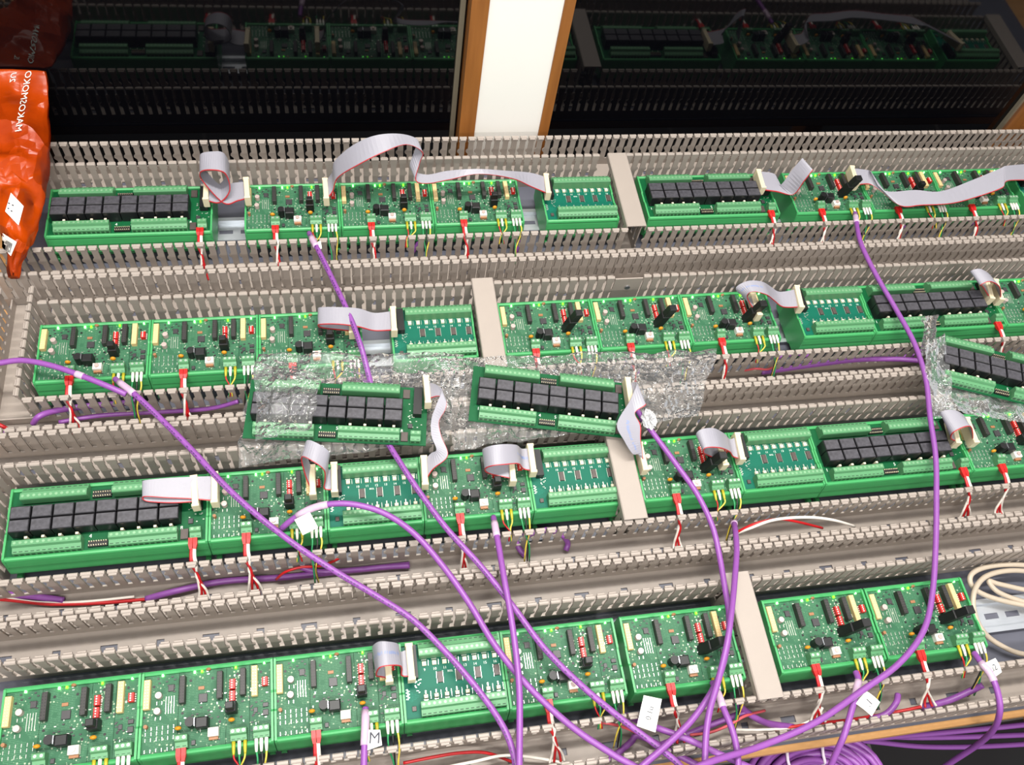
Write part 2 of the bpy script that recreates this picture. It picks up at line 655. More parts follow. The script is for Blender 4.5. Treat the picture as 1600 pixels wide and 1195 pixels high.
def cross_duct(xc, row, label, over=0, under=0):
    y1 = YT[row] + 22 + over
    y0 = YB[row] - 21 - under
    r_ = empty('covered_duct', xc, y0, 0)
    L = y1 - y0
    duct_base(r_, 0.5, L - 0.5, 22, alongx=False)
    r_.children[0].location = (-0.011, 0, 0)
    n = int((L - 2) / PITCH)
    fingers(r_, n, lambda k: (-10.2, 7 + k * PITCH, -math.pi / 2))
    fingers(r_, n, lambda k: (10.2, 7 + k * PITCH, math.pi / 2))
    MB().prism(LIDP, -4 if under == 0 else 0, L + 3, 'y').build('duct_cover', 'duct', r_, fix=True)
    tag(r_, label, 'covered duct', 'short covered ducts across the rows')


cross_duct(269.5, 0, 'short covered grey duct between interface and relay board, window row', 4, 0)
cross_duct(68.5, 1, 'short covered grey duct crossing the second row above the bubble wrap', 2, 0)
cross_duct(185.0, 2, 'short covered grey duct crossing the third row beside a loose relay board', 0, 0)
cross_duct(273.5, 3, 'short covered grey duct crossing the row nearest the viewer', 2, 0)
cross_duct(952, 0, 'short covered grey duct at the far right end of the window row', 4, 0)

# DIN rails
for i, (a, b_) in enumerate(((-415, 985), (-412, 900), (-412, 720), (-400, 700))):
    r_ = empty('mounting_rail', 0, YT[i] - 34, 0)
    mb = MB()
    mb.box(a, b_, -17.5, -12.5, 6.2, 7.5)
    mb.box(a, b_, 12.5, 17.5, 6.2, 7.5)
    mb.box(a, b_, -13.5, -12.4, 0.2, 7.4)
    mb.box(a, b_, 12.4, 13.5, 0.2, 7.4)
    mb.box(a, b_, -12.5, -3, 0.2, 1.4)
    mb.box(a, b_, 3, 12.5, 0.2, 1.4)
    x = a
    while x < b_:
        mb.box(x, min(x + 9, b_), -3, 3, 0.2, 1.4)
        x += 25
    mb.build('rail_profile', 'rail', r_)
    tag(r_, 'shiny metal mounting rail under the boards of the ' + ROWN[i], 'rail', 'metal mounting rails')

# ---------------------------------------------------------------- boards
ZP = 43.6                               # top of a board above the plate


def carrier(root, W):
    mb = MB()
    lip = [(-67.3, 41.5), (-67.3, 45.6), (-69.0, 46.6), (-70.6, 45.8), (-71.4, 44.0), (-71.0, 42.0), (-73.2, 34.0), (-72.9, 32.6), (-75.4, 23.0),
           (-74.6, 21.4), (-70.5, 20.4), (-70.5, 13), (-64, 12), (-64, 15), (-68.4, 16), (-68.4, 41.5)]
    mb.prism(lip, 1.6, W - 1.6, 'x')
    mb.prism([(min(0.4, -67.5 - p[0] - 1.6 - 1.8), p[1]) for p in lip][::-1], 1.6, W - 1.6, 'x')
    mb.box(1.6, W - 1.6, -64, -4, 12, 14.5)
    mb.build('carrier_tray', 'carrier', root, fix=True)
    side = [(0.0, 14), (-3, 11), (-14, 11), (-16, 8.2), (-54, 8.2), (-56, 11), (-68, 11), (-71.0, 14), (-71.0, 20), (-75.0, 22), (-71.2, 45), (-70, 47.4), (-46, 47.4), (-44, 46.2), (-30, 46.2),
            (-28, 47.4), (-1.6, 47.4), (0, 46)]
    for x in (0.35, W - 2.35):
        MB().prism(side, x, x + 2.0, 'x').build('end_plate', 'carrier', root, fix=True)
    for x in (2.5, W - 7.5):
        MB().box(x, x + 5, -75.5, -70.5, 7.8, 13.5, 1).build('foot', 'carrier', root)


def terminal(root, x0, x1, y0, y1, n, flip=False, h=10.5, mm='terminal', sm='screw_dim'):
    """row of screw terminals; y0 < y1; wire entry at y0 (flip: at y1)"""
    ym = y0 + (y1 - y0) * 0.42
    prof = [(y0, ZP), (y1, ZP), (y1, ZP + h * 0.92), (y1 - 0.8, ZP + h), (ym + 1.2, ZP + h), (ym, ZP + h * 0.74), (y0 + 0.4, ZP + h * 0.62), (y0, ZP + h * 0.55)]
    if flip:
        prof = [(y0 + y1 - a, b) for a, b in prof][::-1]
    t_ = MB().prism(prof, x0, x1, 'x').build('terminal_block', mm, root, fix=True)
    p = (x1 - x0) / n
    sc, ho = MB(), MB()
    ys = (ym + y1) / 2 + 0.4
    ye = y0
    if flip:
        ys, ye = y0 + y1 - ys, y1
    for k in range(n):
        xc = x0 + (k + 0.5) * p
        sc.cyl(xc, ys, ZP + h - 0.4, ZP + h + 0.12, min(1.35, p * 0.36), 8)
        if flip:
            ho.box(xc - p * 0.32, xc + p * 0.32, ye - 0.1, ye + 0.12, ZP + 1.5, ZP + h * 0.42)
            ho.box(xc - p * 0.3, xc + p * 0.3, y1 - 3.0, y1 - 1.2, ZP + h * 0.6, ZP + h * 0.66)
        else:
            ho.box(xc - p * 0.32, xc + p * 0.32, ye - 0.12, ye + 0.1, ZP + 1.5, ZP + h * 0.42)
            ho.box(xc - p * 0.3, xc + p * 0.3, y0 + 1.2, y0 + 3.0, ZP + h * 0.6, ZP + h * 0.66)
    sc.build('screw_heads', sm, t_, kind='stuff')
    ho.build('wire_openings', 'hole', t_, kind='stuff')
    return t_


def boxpart(root, name, m_, x0, x1, y0, y1, z0, z1, ch=0.0, label=None):
    return MB().box(x0, x1, y0, y1, z0, z1, ch).build(name, m_, root, label=label)


def make_controller(variant):
    r_ = empty('controller_board')
    W = WC
    carrier(r_, W)
    pcb = MB()
    for a, b in ((2.3, 30.4), (30.7, 69.8), (70.1, 89.4), (89.7, 107.7)):
        pcb.box(a, b, -68.2, -2.2, ZP - 1.6, ZP)
    pcb.build('circuit_board', 'pcb_controller', r_)
    X = lambda f: f * W
    Y = lambda f: -f * H
    # headers and sockets
    for a, b, c, d in ((0.025, 0.072, 0.11, 0.47), (0.832, 0.878, 0.085, 0.465)):
        hd = boxpart(r_, 'pin_header', 'cream', X(a), X(b), Y(d), Y(c), ZP, ZP + 5.5, 0.4)
        pm = MB()
        for k in range(10):
            yy = Y(c) + (Y(d) - Y(c)) * (k + 0.5) / 10
            for xx in (0.3, 0.7):
                pm.box(X(a + (b - a) * xx) - 0.35, X(a + (b - a) * xx) + 0.35, yy - 0.35, yy + 0.35, ZP + 5.4, ZP + 6.0)
        pm.build('header_pins', 'pin_gold', hd, kind='stuff')
    for a, c, d in ((0.292, 0.115, 0.45), (0.572, 0.11, 0.445), (0.747, 0.105, 0.44)):
        so = boxpart(r_, 'pin_socket', 'socket', X(a), X(a) + 4.6, Y(d), Y(c), ZP, ZP + 7.5, 0.3)
        pm = MB()
        for k in range(9):
            yy = Y(c) + (Y(d) - Y(c)) * (k + 0.5) / 9
            for xx in (1.1, 3.3):
                pm.box(X(a) + xx - 0.5, X(a) + xx + 0.5, yy - 0.5, yy + 0.5, ZP + 7.4, ZP + 7.56)
        pm.build('socket_holes', 'black', so, kind='stuff')
    # red switches
    for a, b, c, d in ((0.665, 0.708, 0.22, 0.345), (0.665, 0.708, 0.365, 0.495), (0.912, 0.955, 0.24, 0.35)):
        sw = boxpart(r_, 'dip_switch', 'red', X(a), X(b), Y(d), Y(c), ZP, ZP + 5, 0.3)
        pm = MB()
        for k in range(4):
            yy = Y(c) + (Y(d) - Y(c)) * (k + 0.5) / 4
            pm.box(X(a) - 0.9, X(a) - 0.1, yy - 0.4, yy + 0.4, ZP + 0.2, ZP + 1.2)
            pm.box(X(b) + 0.1, X(b) + 0.9, yy - 0.4, yy + 0.4, ZP + 0.2, ZP + 1.2)
            pm.box(X(a) + 1.5, X(a) + 2.6, yy - 0.5, yy + 0.5, ZP + 5, ZP + 5.5)
        pm.build('switch_levers', 'white_part', sw, kind='stuff')
    # chips
    for a, b, c, d, hh in ((0.20, 0.243, 0.19, 0.272, 1.6), (0.43, 0.495, 0.35, 0.455, 1.8), (0.915, 0.957, 0.555, 0.605, 1.8), (0.915, 0.957, 0.64, 0.71, 1.8),
                           (0.385, 0.415, 0.90, 0.955, 2.2), (0.845, 0.875, 0.60, 0.66, 1.2)):
        boxpart(r_, 'chip', 'chip', X(a), X(b), Y(d), Y(c), ZP, ZP + hh, 0.2)
    boxpart(r_, 'voltage_regulator', 'black', X(0.425), X(0.515), Y(0.785), Y(0.655), ZP, ZP + 11.5, 0.8)
    cp = MB().cyl(X(0.385), Y(0.70), ZP, ZP + 12, 4.0, 14).build('capacitor', 'black', r_)
    boxpart(cp, 'metal_tab', 'steel', X(0.424) - 0.8, X(0.424), Y(0.76), Y(0.66), ZP, ZP + 13)
    # round pale capacitors with feet, orange drops
    for a, b in ((0.135, 0.315), (0.13, 0.505)):
        MB().cyl(X(a), Y(b), ZP, ZP + 5.5, 2.7, 14).build('capacitor', 'cap_pink', r_)
    for a, b, hh in ((0.292, 0.745, 6), (0.685, 0.725, 6)):
        MB().ball(X(a), Y(b), ZP + hh, 3.0, 1, 0.6, 1).build('capacitor', 'orange', r_, smooth=True)
    MB().ball(X(0.5), Y(0.05), ZP + 1.5, 2.2, 1.1, 0.7, 0.9).build('capacitor', 'brown', r_, smooth=True)
    boxpart(r_, 'crystal', 'brown', X(0.425), X(0.47), Y(0.295), Y(0.255), ZP, ZP + 1.2)
    MB().cyl(X(0.05), Y(0.675), ZP, ZP + 5, 1.6, 10).build('transistor', 'brown', r_)
    # white push button
    bt = boxpart(r_, 'push_button', 'white_part', X(0.51), X(0.588), Y(0.89), Y(0.785), ZP, ZP + 6.5, 0.6)
    MB().cyl(X(0.549), Y(0.838), ZP + 6.4, ZP + 8.2, 2.3, 12).build('button_cap', 'cap_pink', bt)
    boxpart(bt, 'button_base', 'brown', X(0.515), X(0.583), Y(0.925), Y(0.891), ZP, ZP + 3.0)
    # tall black module on the red switch, a different lean on every variant
    if variant == 0:
        j = boxpart(r_, 'jumper_plug', 'black', X(0.645), X(0.725), Y(0.645), Y(0.52), ZP, ZP + 13, 0.5)
        boxpart(j, 'jumper_top', 'black', X(0.655), X(0.715), Y(0.625), Y(0.54), ZP + 12.5, ZP + 21, 0.5)
    else:
        def lean(x0, x1, y0, y1, z0, z1, s0, s1):
            m_ = MB().box(x0, x1, y0, y1, z0, z1, 0.5)
            m_.v = [(x + s0 + (s1 - s0) * (z - z0) / (z1 - z0), y, z) for x, y, z in m_.v]
            return m_
        j = lean(X(0.64), X(0.72), Y(0.65), Y(0.52), ZP, ZP + 20, 0, 5).build('jumper_plug', 'black', r_)
        lean(X(0.645), X(0.72), Y(0.645), Y(0.53), ZP + 19.5, ZP + 34, 5.5, 9.5).build('jumper_top', 'black', j)
    # lights
    for k, (a, b) in enumerate(((0.155, 0.062), (0.395, 0.068), (0.45, 0.068), (0.708, 0.07), (0.928, 0.05))):
        boxpart(r_, 'indicator_light', 'led_lime' if k in (2, 3) else 'led_green', X(a) - 0.9, X(a) + 0.9, Y(b) - 1.2, Y(b) + 1.2, ZP, ZP + 2.4, 0.4)
    # terminals
    terminal(r_, X(0.277), X(0.367), -66.5, -56, 2, sm='screw')
    terminal(r_, X(0.68), X(0.80), -66.5, -56.5, 3, sm='screw')
    terminal(r_, X(0.85), X(0.968), -66.5, -56.5, 3, sm='screw')
    # little soldered parts, traces and holes
    so = MB()
    for row in (0.70, 0.76, 0.83, 0.96):
        for k in range(6):
            x = X(0.045 + k * 0.041)
            so.box(x - 0.28, x + 0.28, Y(row) - 1.4, Y(row) + 1.4, ZP, ZP + 0.9)
    for x, y in ((0.118, 0.40), (0.155, 0.40), (0.113, 0.585), (0.15, 0.585)):
        so.box(X(x) - 0.3, X(x) + 0.3, Y(y) - 1.4, Y(y) + 1.4, ZP, ZP + 1)
    for k in range(4):
        so.box(X(0.185 + k * 0.02) - 0.25, X(0.185 + k * 0.02) + 0.25, Y(0.54), Y(0.33), ZP, ZP + 0.5)
    rnd = random.Random(3)
    for k in range(46):
        x, y = X(rnd.uniform(0.29, 0.96)), Y(rnd.uniform(0.05, 0.80))
        a, b = (0.4, 0.9) if rnd.random() < 0.5 else (0.9, 0.4)
        so.box(x - a, x + a, y - b, y + b, ZP, ZP + 0.6)
    so.build('soldered_pads', 'solder', r_, kind='stuff')
    rs = MB()
    for k in range(26):
        x, y = X(rnd.uniform(0.30, 0.96)), Y(rnd.uniform(0.45, 0.95))
        rs.box(x - 0.9, x + 0.9, y - 0.5, y + 0.5, ZP, ZP + 0.8)
    for k in range(10):
        x, y = X(rnd.uniform(0.08, 0.26)), Y(rnd.uniform(0.08, 0.3))
        rs.box(x - 0.9, x + 0.9, y - 0.5, y + 0.5, ZP, ZP + 0.8)
    rs.build('small_resistors', 'chip', r_, kind='stuff')
    ho = MB()
    for x, y in ((0.365, 0.165), (0.53, 0.165), (0.31, 0.555), (0.59, 0.545), (0.03, 0.555), (0.59, 0.715), (0.75, 0.69), (0.84, 0.69), (0.72, 0.15), (0.09, 0.19), (0.9, 0.16)):
        ho.cyl(X(x), Y(y), ZP, ZP + 0.15, 1.2, 10)
    ho.build('drilled_holes', 'black', r_, kind='stuff')
    return r_


def make_interface():
    r_ = empty('interface_board')
    W = WI
    carrier(r_, W)
    X = lambda f: f * W
    Y = lambda f: -f * H
    MB().box(2.3, W - 2.3, -68.2, -2.2, ZP - 1.6, ZP).build('circuit_board', 'pcb_interface', r_)
    boxpart(r_, 'box_header', 'black', X(0.085), X(0.165), Y(0.50), Y(0.07), ZP, ZP + 8)
    terminal(r_, X(0.185), X(0.975), -16.5, -3.2, 16, flip=True, h=12.5)
    terminal(r_, X(0.165), X(0.975), -66.8, -54.5, 16, h=11.5)
    for k in range(8):
        x = X(0.235 + 0.0985 * k)
        boxpart(r_, 'lamp', 'led_off', x - 1.9, x + 1.9, Y(0.34), Y(0.285), ZP, ZP + 2.6, 0.4)
        x = X(0.225 + 0.1 * k)
        boxpart(r_, 'lamp', 'led_off', x - 1.8, x + 1.8, Y(0.76), Y(0.71), ZP, ZP + 2.6, 0.4)
    for f in (0.375, 0.56, 0.745, 0.93):
        boxpart(r_, 'chip', 'chip_brown', X(f) - 2.4, X(f) + 2.4, Y(0.575), Y(0.435), ZP, ZP + 1.8, 0.2)
    boxpart(r_, 'chip', 'chip_brown', X(0.085), X(0.125), Y(0.90), Y(0.84), ZP, ZP + 1.8, 0.2)
    so = MB()
    for k in range(8):
        x = X(0.235 + 0.0985 * k)
        so.box(x - 2.4, x + 2.4, Y(0.268), Y(0.252), ZP, ZP + 0.5)
        so.box(x + 3.6, x + 4.0, Y(0.34), Y(0.26), ZP, ZP + 0.5)
        x = X(0.225 + 0.1 * k)
        so.box(x - 0.5, x + 0.5, Y(0.70), Y(0.655), ZP, ZP + 1.2)
        so.box(x + 4.2, x + 4.6, Y(0.77), Y(0.67), ZP, ZP + 0.5)
        so.box(x - 1.8, x + 1.8, Y(0.79), Y(0.77), ZP, ZP + 0.6)
    for f in (0.375, 0.56, 0.745, 0.93):
        for s in (-3.1, 2.7):
            so.box(X(f) + s, X(f) + s + 0.4, Y(0.585), Y(0.425), ZP, ZP + 0.5)
    for k in range(7):
        x, y = X(0.05 + 0.012 * (k % 2)), Y(0.62 + 0.02 * k)
        so.box(x - 1, x + 1, y - 0.4, y + 0.4, ZP, ZP + 0.4)
    for k in range(16):
        x, y = X(random.uniform(0.13, 0.19)), Y(random.uniform(0.5, 0.68))
        so.box(x - 0.6, x + 0.6, y - 0.3, y + 0.3, ZP, ZP + 0.5)
    so.build('soldered_pads', 'solder', r_, kind='stuff')
    pn = MB()
    for k in range(8):
        s = str(9 + k)
        text_mb(pn, s, 3.4, lambda a, b, k=k: (X(0.235 + 0.0985 * k) + a, Y(0.39) + b, ZP + 0.12))
    text_mb(pn, 'B02L', 2.4, lambda a, b: (X(0.48) + a, Y(0.44) + b, ZP + 0.12))
    pn.build('printed_numbers', 'print', r_, kind='stuff')
    return r_


RELAY = None


def relay_mesh():
    mb = MB()
    mb.box(-8.75, 8.75, -6.05, 6.05, 0.4, 15.7, 0.5)
    lid = MB().box(-8.0, 8.0, -5.3, 5.3, 15.6, 16.05, 0.2)
    return mb.mesh('relay', 'relay_side'), lid.mesh('relay_lid', 'relay')


def make_relay_board(with_carrier=True):
    global RELAY
    if RELAY is None:
        RELAY = relay_mesh()
    r_ = empty('relay_board')
    W = WR
    if with_carrier:
        carrier(r_, W)
    pb = MB().box(2.3 if with_carrier else 0, W - 2.3 if with_carrier else W, -68.2, -2.2, ZP - 1.6, ZP).build('circuit_board', 'pcb_relay', r_)
    for k in range(8):
        for j, yy in enumerate((-30.2, -43.2)):
            o = bpy.data.objects.new('relay', RELAY[0])
            o.location = ((15.5 + 18.5 * k) * S, yy * S, ZP * S)
            o.parent = r_
            COL.objects.link(o)
            q_ = bpy.data.objects.new('relay_lid', RELAY[1])
            q_.parent = o
            COL.objects.link(q_)
    terminal(r_, 12, 70, -16, -3, 12, flip=True, h=12.5)
    terminal(r_, 92, 150, -16, -3, 12, flip=True, h=12.5)
    terminal(r_, 10, 68.5, -66.8, -55, 12, h=11.5)
    terminal(r_, 92, 152, -66.8, -55, 12, h=11.5)
    terminal(r_, 163, 173, -66.5, -56.5, 2)
    for y0, y1 in ((-17, -7), (-66, -57.5)):
        ph = boxpart(r_, 'pin_header', 'black', 72.5, 89.5, y0 + 1.5, y1 - 1.5, ZP, ZP + 2.5)
        pm = MB()
        for k in range(8):
            for yy in (y0 + 2.6, y0 + 6.4):
                pm.box(73.6 + k * 2.1 - 0.32, 73.6 + k * 2.1 + 0.32, yy - 0.45, yy + 0.45, ZP + 2.4, ZP + 3.9)
        pm.build('header_pins', 'pin_gold', ph, kind='stuff')
    for x in (20.5, 35, 49.5, 64, 103, 117.5, 132, 146):
        boxpart(r_, 'lamp', 'led_off', x - 1.3, x + 1.3, -53.6, -51.4, ZP, ZP + 9.5, 0.3)
    so = MB()
    for k in range(16):
        x = 20 + k * 8.4
        so.box(x - 0.5, x + 0.5, -21.5, -18.5, ZP, ZP + 1.0)
    for k in range(26):
        x, y = random.uniform(160, 174), random.uniform(-50, -18)
        so.box(x - 0.7, x + 0.7, y - 0.35, y + 0.35, ZP, ZP + 0.5)
    so.build('soldered_pads', 'solder', r_, kind='stuff')
    boxpart(r_, 'chip', 'chip_brown', 153.5, 160.5, -65, -55, ZP, ZP + 2, 0.2)
    boxpart(r_, 'chip', 'chip_brown', 153.5, 160.5, -16, -6, ZP, ZP + 2, 0.2)
    boxpart(r_, 'chip', 'chip', 160, 164.5, -50, -45, ZP, ZP + 1.6, 0.2)
    boxpart(r_, 'box_header', 'black', 164.5, 173, -37, -5.5, ZP, ZP + 8)
    pn = MB()
    for s, x in (('1', 9.0), ('4', 73.5), ('5', 90.0), ('8', 154.0)):
        text_mb(pn, s, 5.2, lambda a, b, x=x: (x + a, -53.2 + b, ZP + 0.12))
    pn.build('printed_numbers', 'print', r_, kind='stuff')
    return r_


proto = {'C0': make_controller(0), 'C1': make_controller(1), 'I': make_interface(), 'R': make_relay_board(True), 'L': make_relay_board(False)}
for o in list(bpy.data.objects):
    if o.parent is not None:
        CH.setdefault(o.parent.name, []).append(o)
used = set()


def place(kind, x, y, z=0.0, rz=0.0):
    if kind not in used:
        used.add(kind)
        o = proto[kind]
    else:
        o = copy_tree(proto[kind])
    o.location = (x * S, y * S, z * S)
    o.rotation_euler = (0, 0, rz)
    return o


ORD = ['first', 'second', 'third', 'fourth', 'fifth', 'sixth', 'seventh']
# (kind, x of left edge) for each row
LAY = [
    [('R', -409.7), ('C', -195.8), ('C', -85.8), ('C', 24.2), ('I', 161.3), ('R', 292.0), ('C', 493.5), ('C', 603.5), ('C', 713.5), ('I', 836.0)],
    [('C', -400.6), ('C', -290.6), ('C', -180.6), ('I', -39.9), ('C', 82.6), ('C', 192.6), ('C', 302.6), ('I', 441.4), ('R', 534.8), ('C', 713.5)],
    [('R', -406.2), ('C', -227.5), ('C0', 0), ('I', 0), ('C', 0), ('I', 0), ('C', 201.1), ('I', 311.1), ('R', 404.5), ('C', 583.2)],
    [('C', -389.6), ('C', -279.6), ('C', -169.6), ('I', -59.6), ('C', 33.9), ('C', 149.5), ('C', 295.0), ('C', 406.0)],
]
LAY[2] = [('R', -406.2), ('C', -227.5), ('I', -117.5), ('C', -24.1), ('I', 86.0), ('C', 201.1), ('I', 311.1), ('R', 404.5), ('C', 583.2)]
tall = {(1, 4), (1, 5), (1, 6), (3, 5), (3, 6), (3, 7), (0, 6), (2, 5)}
KN = {'C': 'controller board', 'I': 'interface board', 'R': 'relay board'}
DES = {'C': 'green controller board with red switches', 'I': 'teal interface board with numbered lamps', 'R': 'relay board with sixteen black relays'}
CTRL = []
for i, row in enumerate(LAY):
    cnt = {'C': 0, 'I': 0, 'R': 0}
    for j, (k, x) in enumerate(row):
        kk = k
        if k == 'C':
            kk = 'C1' if (i, j) in tall else 'C0'
        o = place(kk, x, YT[i])
        tag(o, '%s, %s from left in the %s' % (DES[k], ORD[cnt[k]], ROWN[i]), 'circuit board', KN[k] + 's on the panel')
        if k == 'C':
            CTRL.append((i, cnt[k], x))
        elif k == 'R':
            CTRL.append((i, -1 - cnt[k], x))
        cnt[k] += 1

# loose relay boards lying on the bubble wrap
LOOSE = [((-185.0, -42.5), -7.6, 24.0, 'loose relay board half inside a bubble wrap bag, left of the other loose board'),
         ((43.5, -41.0), -11.8, 22.0, 'loose relay board with grey ribbon, lying tilted on bubble wrap in the middle'),
         ((588.0, -37.0), -20.0, 22.0, 'loose relay board lying tilted at the right picture edge')]
for (x, y), a, z, lb in LOOSE:
    o = place('L', x, y, z, math.radians(a))
    tag(o, lb, 'circuit board', 'loose relay boards')

# ---------------------------------------------------------------- wires into the ducts


def wire(root, name, m_, pts, r, n=6, sub=4):
    return MB().tube(catmull(pts, sub), r, n).build(name, m_, root, smooth=True)


rw = random.Random(11)


def power_lead(i, idx, x0):
    y = YT[i]
    if idx < 0:
        x0 = x0 + 163 - 32.5
        own = 'the %s relay board' % ORD[-1 - idx]
    else:
        own = 'the %s controller' % ORD[idx]
    r_ = empty('power_lead', x0 + 35, y - 68, 48)
    fx = (-2.1, 2.1)
    for a in fx:
        MB().prism([(a - 1.9, -2.2), (a + 1.9, -2.2), (a + 1.9, 1.8), (a - 1.9, 1.8)], 2, -4.5, 'y').build('ferrule', 'red', r_, fix=True)
        mb = MB()
        mb.add([(a - 1.9, -4.5, -2.2), (a + 1.9, -4.5, -2.2), (a + 1.9, -4.5, 1.8), (a - 1.9, -4.5, 1.8), (a * 0.8 - 1.3, -9, -2.0), (a * 0.8 + 1.3, -9, -2.0), (a * 0.8 + 1.3, -9, 0.8), (a * 0.8 - 1.3, -9, 0.8)],
               [(0, 1, 5, 4), (1, 2, 6, 5), (2, 3, 7, 6), (3, 0, 4, 7), (4, 5, 6, 7)])
        mb.build('ferrule_tip', 'red', r_)
    d = rw.uniform(-4, 8)
    sp = rw.uniform(2, 7)
    zf = rw.choice((2, 6, 10)) - 40
    wires = (('wire_red', -2.2, -sp * 0.4), ('wire_red', -1.2, sp * 0.5), ('wire_white', 2.2, sp), ('wire_white', 1.0, -sp))
    for m_, a, e in wires:
        wire(r_, 'wire', m_, [(a * 0.8, -8, -0.6), (a * 0.9, -16, -1.5), (a + d * 0.2, -23, -4), (d * 0.5 - a * 0.5, -31, -14 + rw.uniform(-2, 2)), (d + e * 0.8, -40, -28), (d + e * 1.3, -47, zf)], 1.25)
    tag(r_, 'red and white wires of %s in the %s' % (own, ROWN[i]), 'wires', 'power wires of the boards')


def signal_lead(i, idx, x0, bus):
    y = YT[i]
    xs = (0.70, 0.742, 0.785) if bus else (0.868, 0.905, 0.943)
    xs = [x * WC for x in xs]
    xc = xs[1]
    r_ = empty('bus_lead' if bus else 'signal_lead', x0 + xc, y - 68, 48)
    cols = ('ferrule_olive', 'white_part', 'ferrule_olive') if bus else ('white_part',) * 3
    wc = ('wire_red', 'wire_green', 'wire_yellow') if bus else ('wire_green', 'wire_black', 'wire_yellow')
    d = rw.uniform(-6, 3)
    for q, x in enumerate(xs):
        a = x - xc
        mb = MB()
        mb.tube([(a, 2, 0), (a, -4, 0), (a, -7, -0.5), (a, -9, -0.8)], 1.7, 8, 1.0)
        mb.build('ferrule', cols[q], r_, smooth=True)
        e = rw.uniform(-3, 3)
        if bus:
            wire(r_, 'wire', wc[q], [(a, -8, -0.6), (a * 0.9, -12, -1), (a * 0.4 + d * 0.4, -16, -3), (d + e * 0.3, -20, -4), (d + e, -27, -12)], 0.8)
        else:
            wire(r_, 'wire', wc[q], [(a, -8, -0.6), (a * 1.0 + e * 0.3, -14, -1.5), (a * 0.8 + d * 0.4 + e * 0.5, -22, -5), (d + e, -32, -16), (d + e * 1.6, -42, -34)], 0.85)
    nm = 'thin bus wires with olive ferrules' if bus else 'thin signal wires with white ferrules'
    tag(r_, '%s on the %s controller, %s' % (nm, ORD[idx], ROWN[i]), 'wires', 'bus wires of the controllers' if bus else 'signal wires of the controllers')


for i, idx, x in CTRL:
    power_lead(i, idx, x)
    if idx >= 0:
        signal_lead(i, idx, x, False)
        signal_lead(i, idx, x, True)

# ---------------------------------------------------------------- ribbon cables


def ribbon(label, st, plugs=(True, True), thick=0.9, ink=None):
    """stations: (u1, v1, z1, u2, v2, z2); the second edge carries the red stripe"""
    A = [P(*s[:3]) for s in st]
    B = [P(*s[3:]) for s in st]
    A = [Vector(p) for p in catmull(A, 6)]
    B = [Vector(p) for p in catmull(B, 6)]
    c0 = (A[0] + B[0]) / 2
    r_ = empty('ribbon_cable', c0.x, c0.y, c0.z)
    k = len(A)
    mid = [(a + b) / 2 for a, b in zip(A, B)]
    nor = []
    for i in range(k):
        t_ = mid[min(i + 1, k - 1)] - mid[max(i - 1, 0)]
        n = t_.cross(B[i] - A[i])
        nor.append(n.normalized() if n.length > 1e-5 else (nor[-1] if nor else Vector((0, 0, 1))))

    def strip(f0, f1, th, mm, name):
        mb = MB()
        vs, fs = [], []
        for i in range(k):
            a = A[i].lerp(B[i], f0) - c0
            b = A[i].lerp(B[i], f1) - c0
            o_ = nor[i] * th / 2
            vs += [a + o_, b + o_, b - o_, a - o_]
        for i in range(k - 1):
            for e in range(4):
                g_ = (e + 1) % 4
                fs.append((i * 4 + e, i * 4 + g_, (i + 1) * 4 + g_, (i + 1) * 4 + e))
        fs += [(3, 2, 1, 0), tuple((k - 1) * 4 + e for e in range(4))]
        mb.add(vs, fs)
        return mb.build(name, mm, r_, fix=True)
    band = strip(0.0, 0.955, thick, 'ribbon', 'ribbon_band')
    if ink:
        mb = MB()
        rk = random.Random(4)
        for i in range(ink[0], ink[1]):
            for f in range(3):
                if rk.random() < 0.25:
                    continue
                g0, g1 = f / 3 + 0.06, f / 3 + 0.24
                for sgn in (1, -1):
                    o_ = nor[i] * (thick / 2 + 0.08) * sgn
                    a0, b0, a1, b1 = A[i].lerp(A[i + 1], g0), B[i].lerp(B[i + 1], g0), A[i].lerp(A[i + 1], g1), B[i].lerp(B[i + 1], g1)
                    c_ = rk.uniform(0.36, 0.42)
                    mb.add([a0.lerp(b0, c_) + o_ - c0, a0.lerp(b0, c_ + 0.12) + o_ - c0, a1.lerp(b1, c_ + 0.12) + o_ - c0, a1.lerp(b1, c_) + o_ - c0], [(0, 1, 2, 3)])
        mb.build('printed_marks', 'blue_print', band, kind='stuff')
    strip(0.955, 1.0, thick + 0.15, 'ribbon_red', 'red_stripe')
    for q, e in ((0, 0), (1, k - 1)):
        if not plugs[q]:
            continue
        a, b = A[e] - c0, B[e] - c0
        m_ = (a + b) / 2
        ang = math.atan2((b - a).y, (b - a).x) + math.pi / 2
        L = 31.0
        mb = MB().box(-2.9, 2.9, -L / 2, L / 2, -9.5, 4.5, 0.6)
        mb.box(-3.4, 3.4, -L / 2 - 0.6, -L / 2 + 2.2, -8, 5.3, 0.5)
        mb.box(-3.4, 3.4, L / 2 - 2.2, L / 2 + 0.6, -8, 5.3, 0.5)
        mb.box(-0.5, 0.5, -L / 2 + 2, L / 2 - 2, 4.4, 5.0)
        o = mb.build('connector_plug', 'plug', r_)
        o.location = (m_.x * S, m_.y * S, m_.z * S)
        o.rotation_euler = (0, 0, ang)
    tag(r_, label, 'ribbon cable', 'grey ribbon cables')


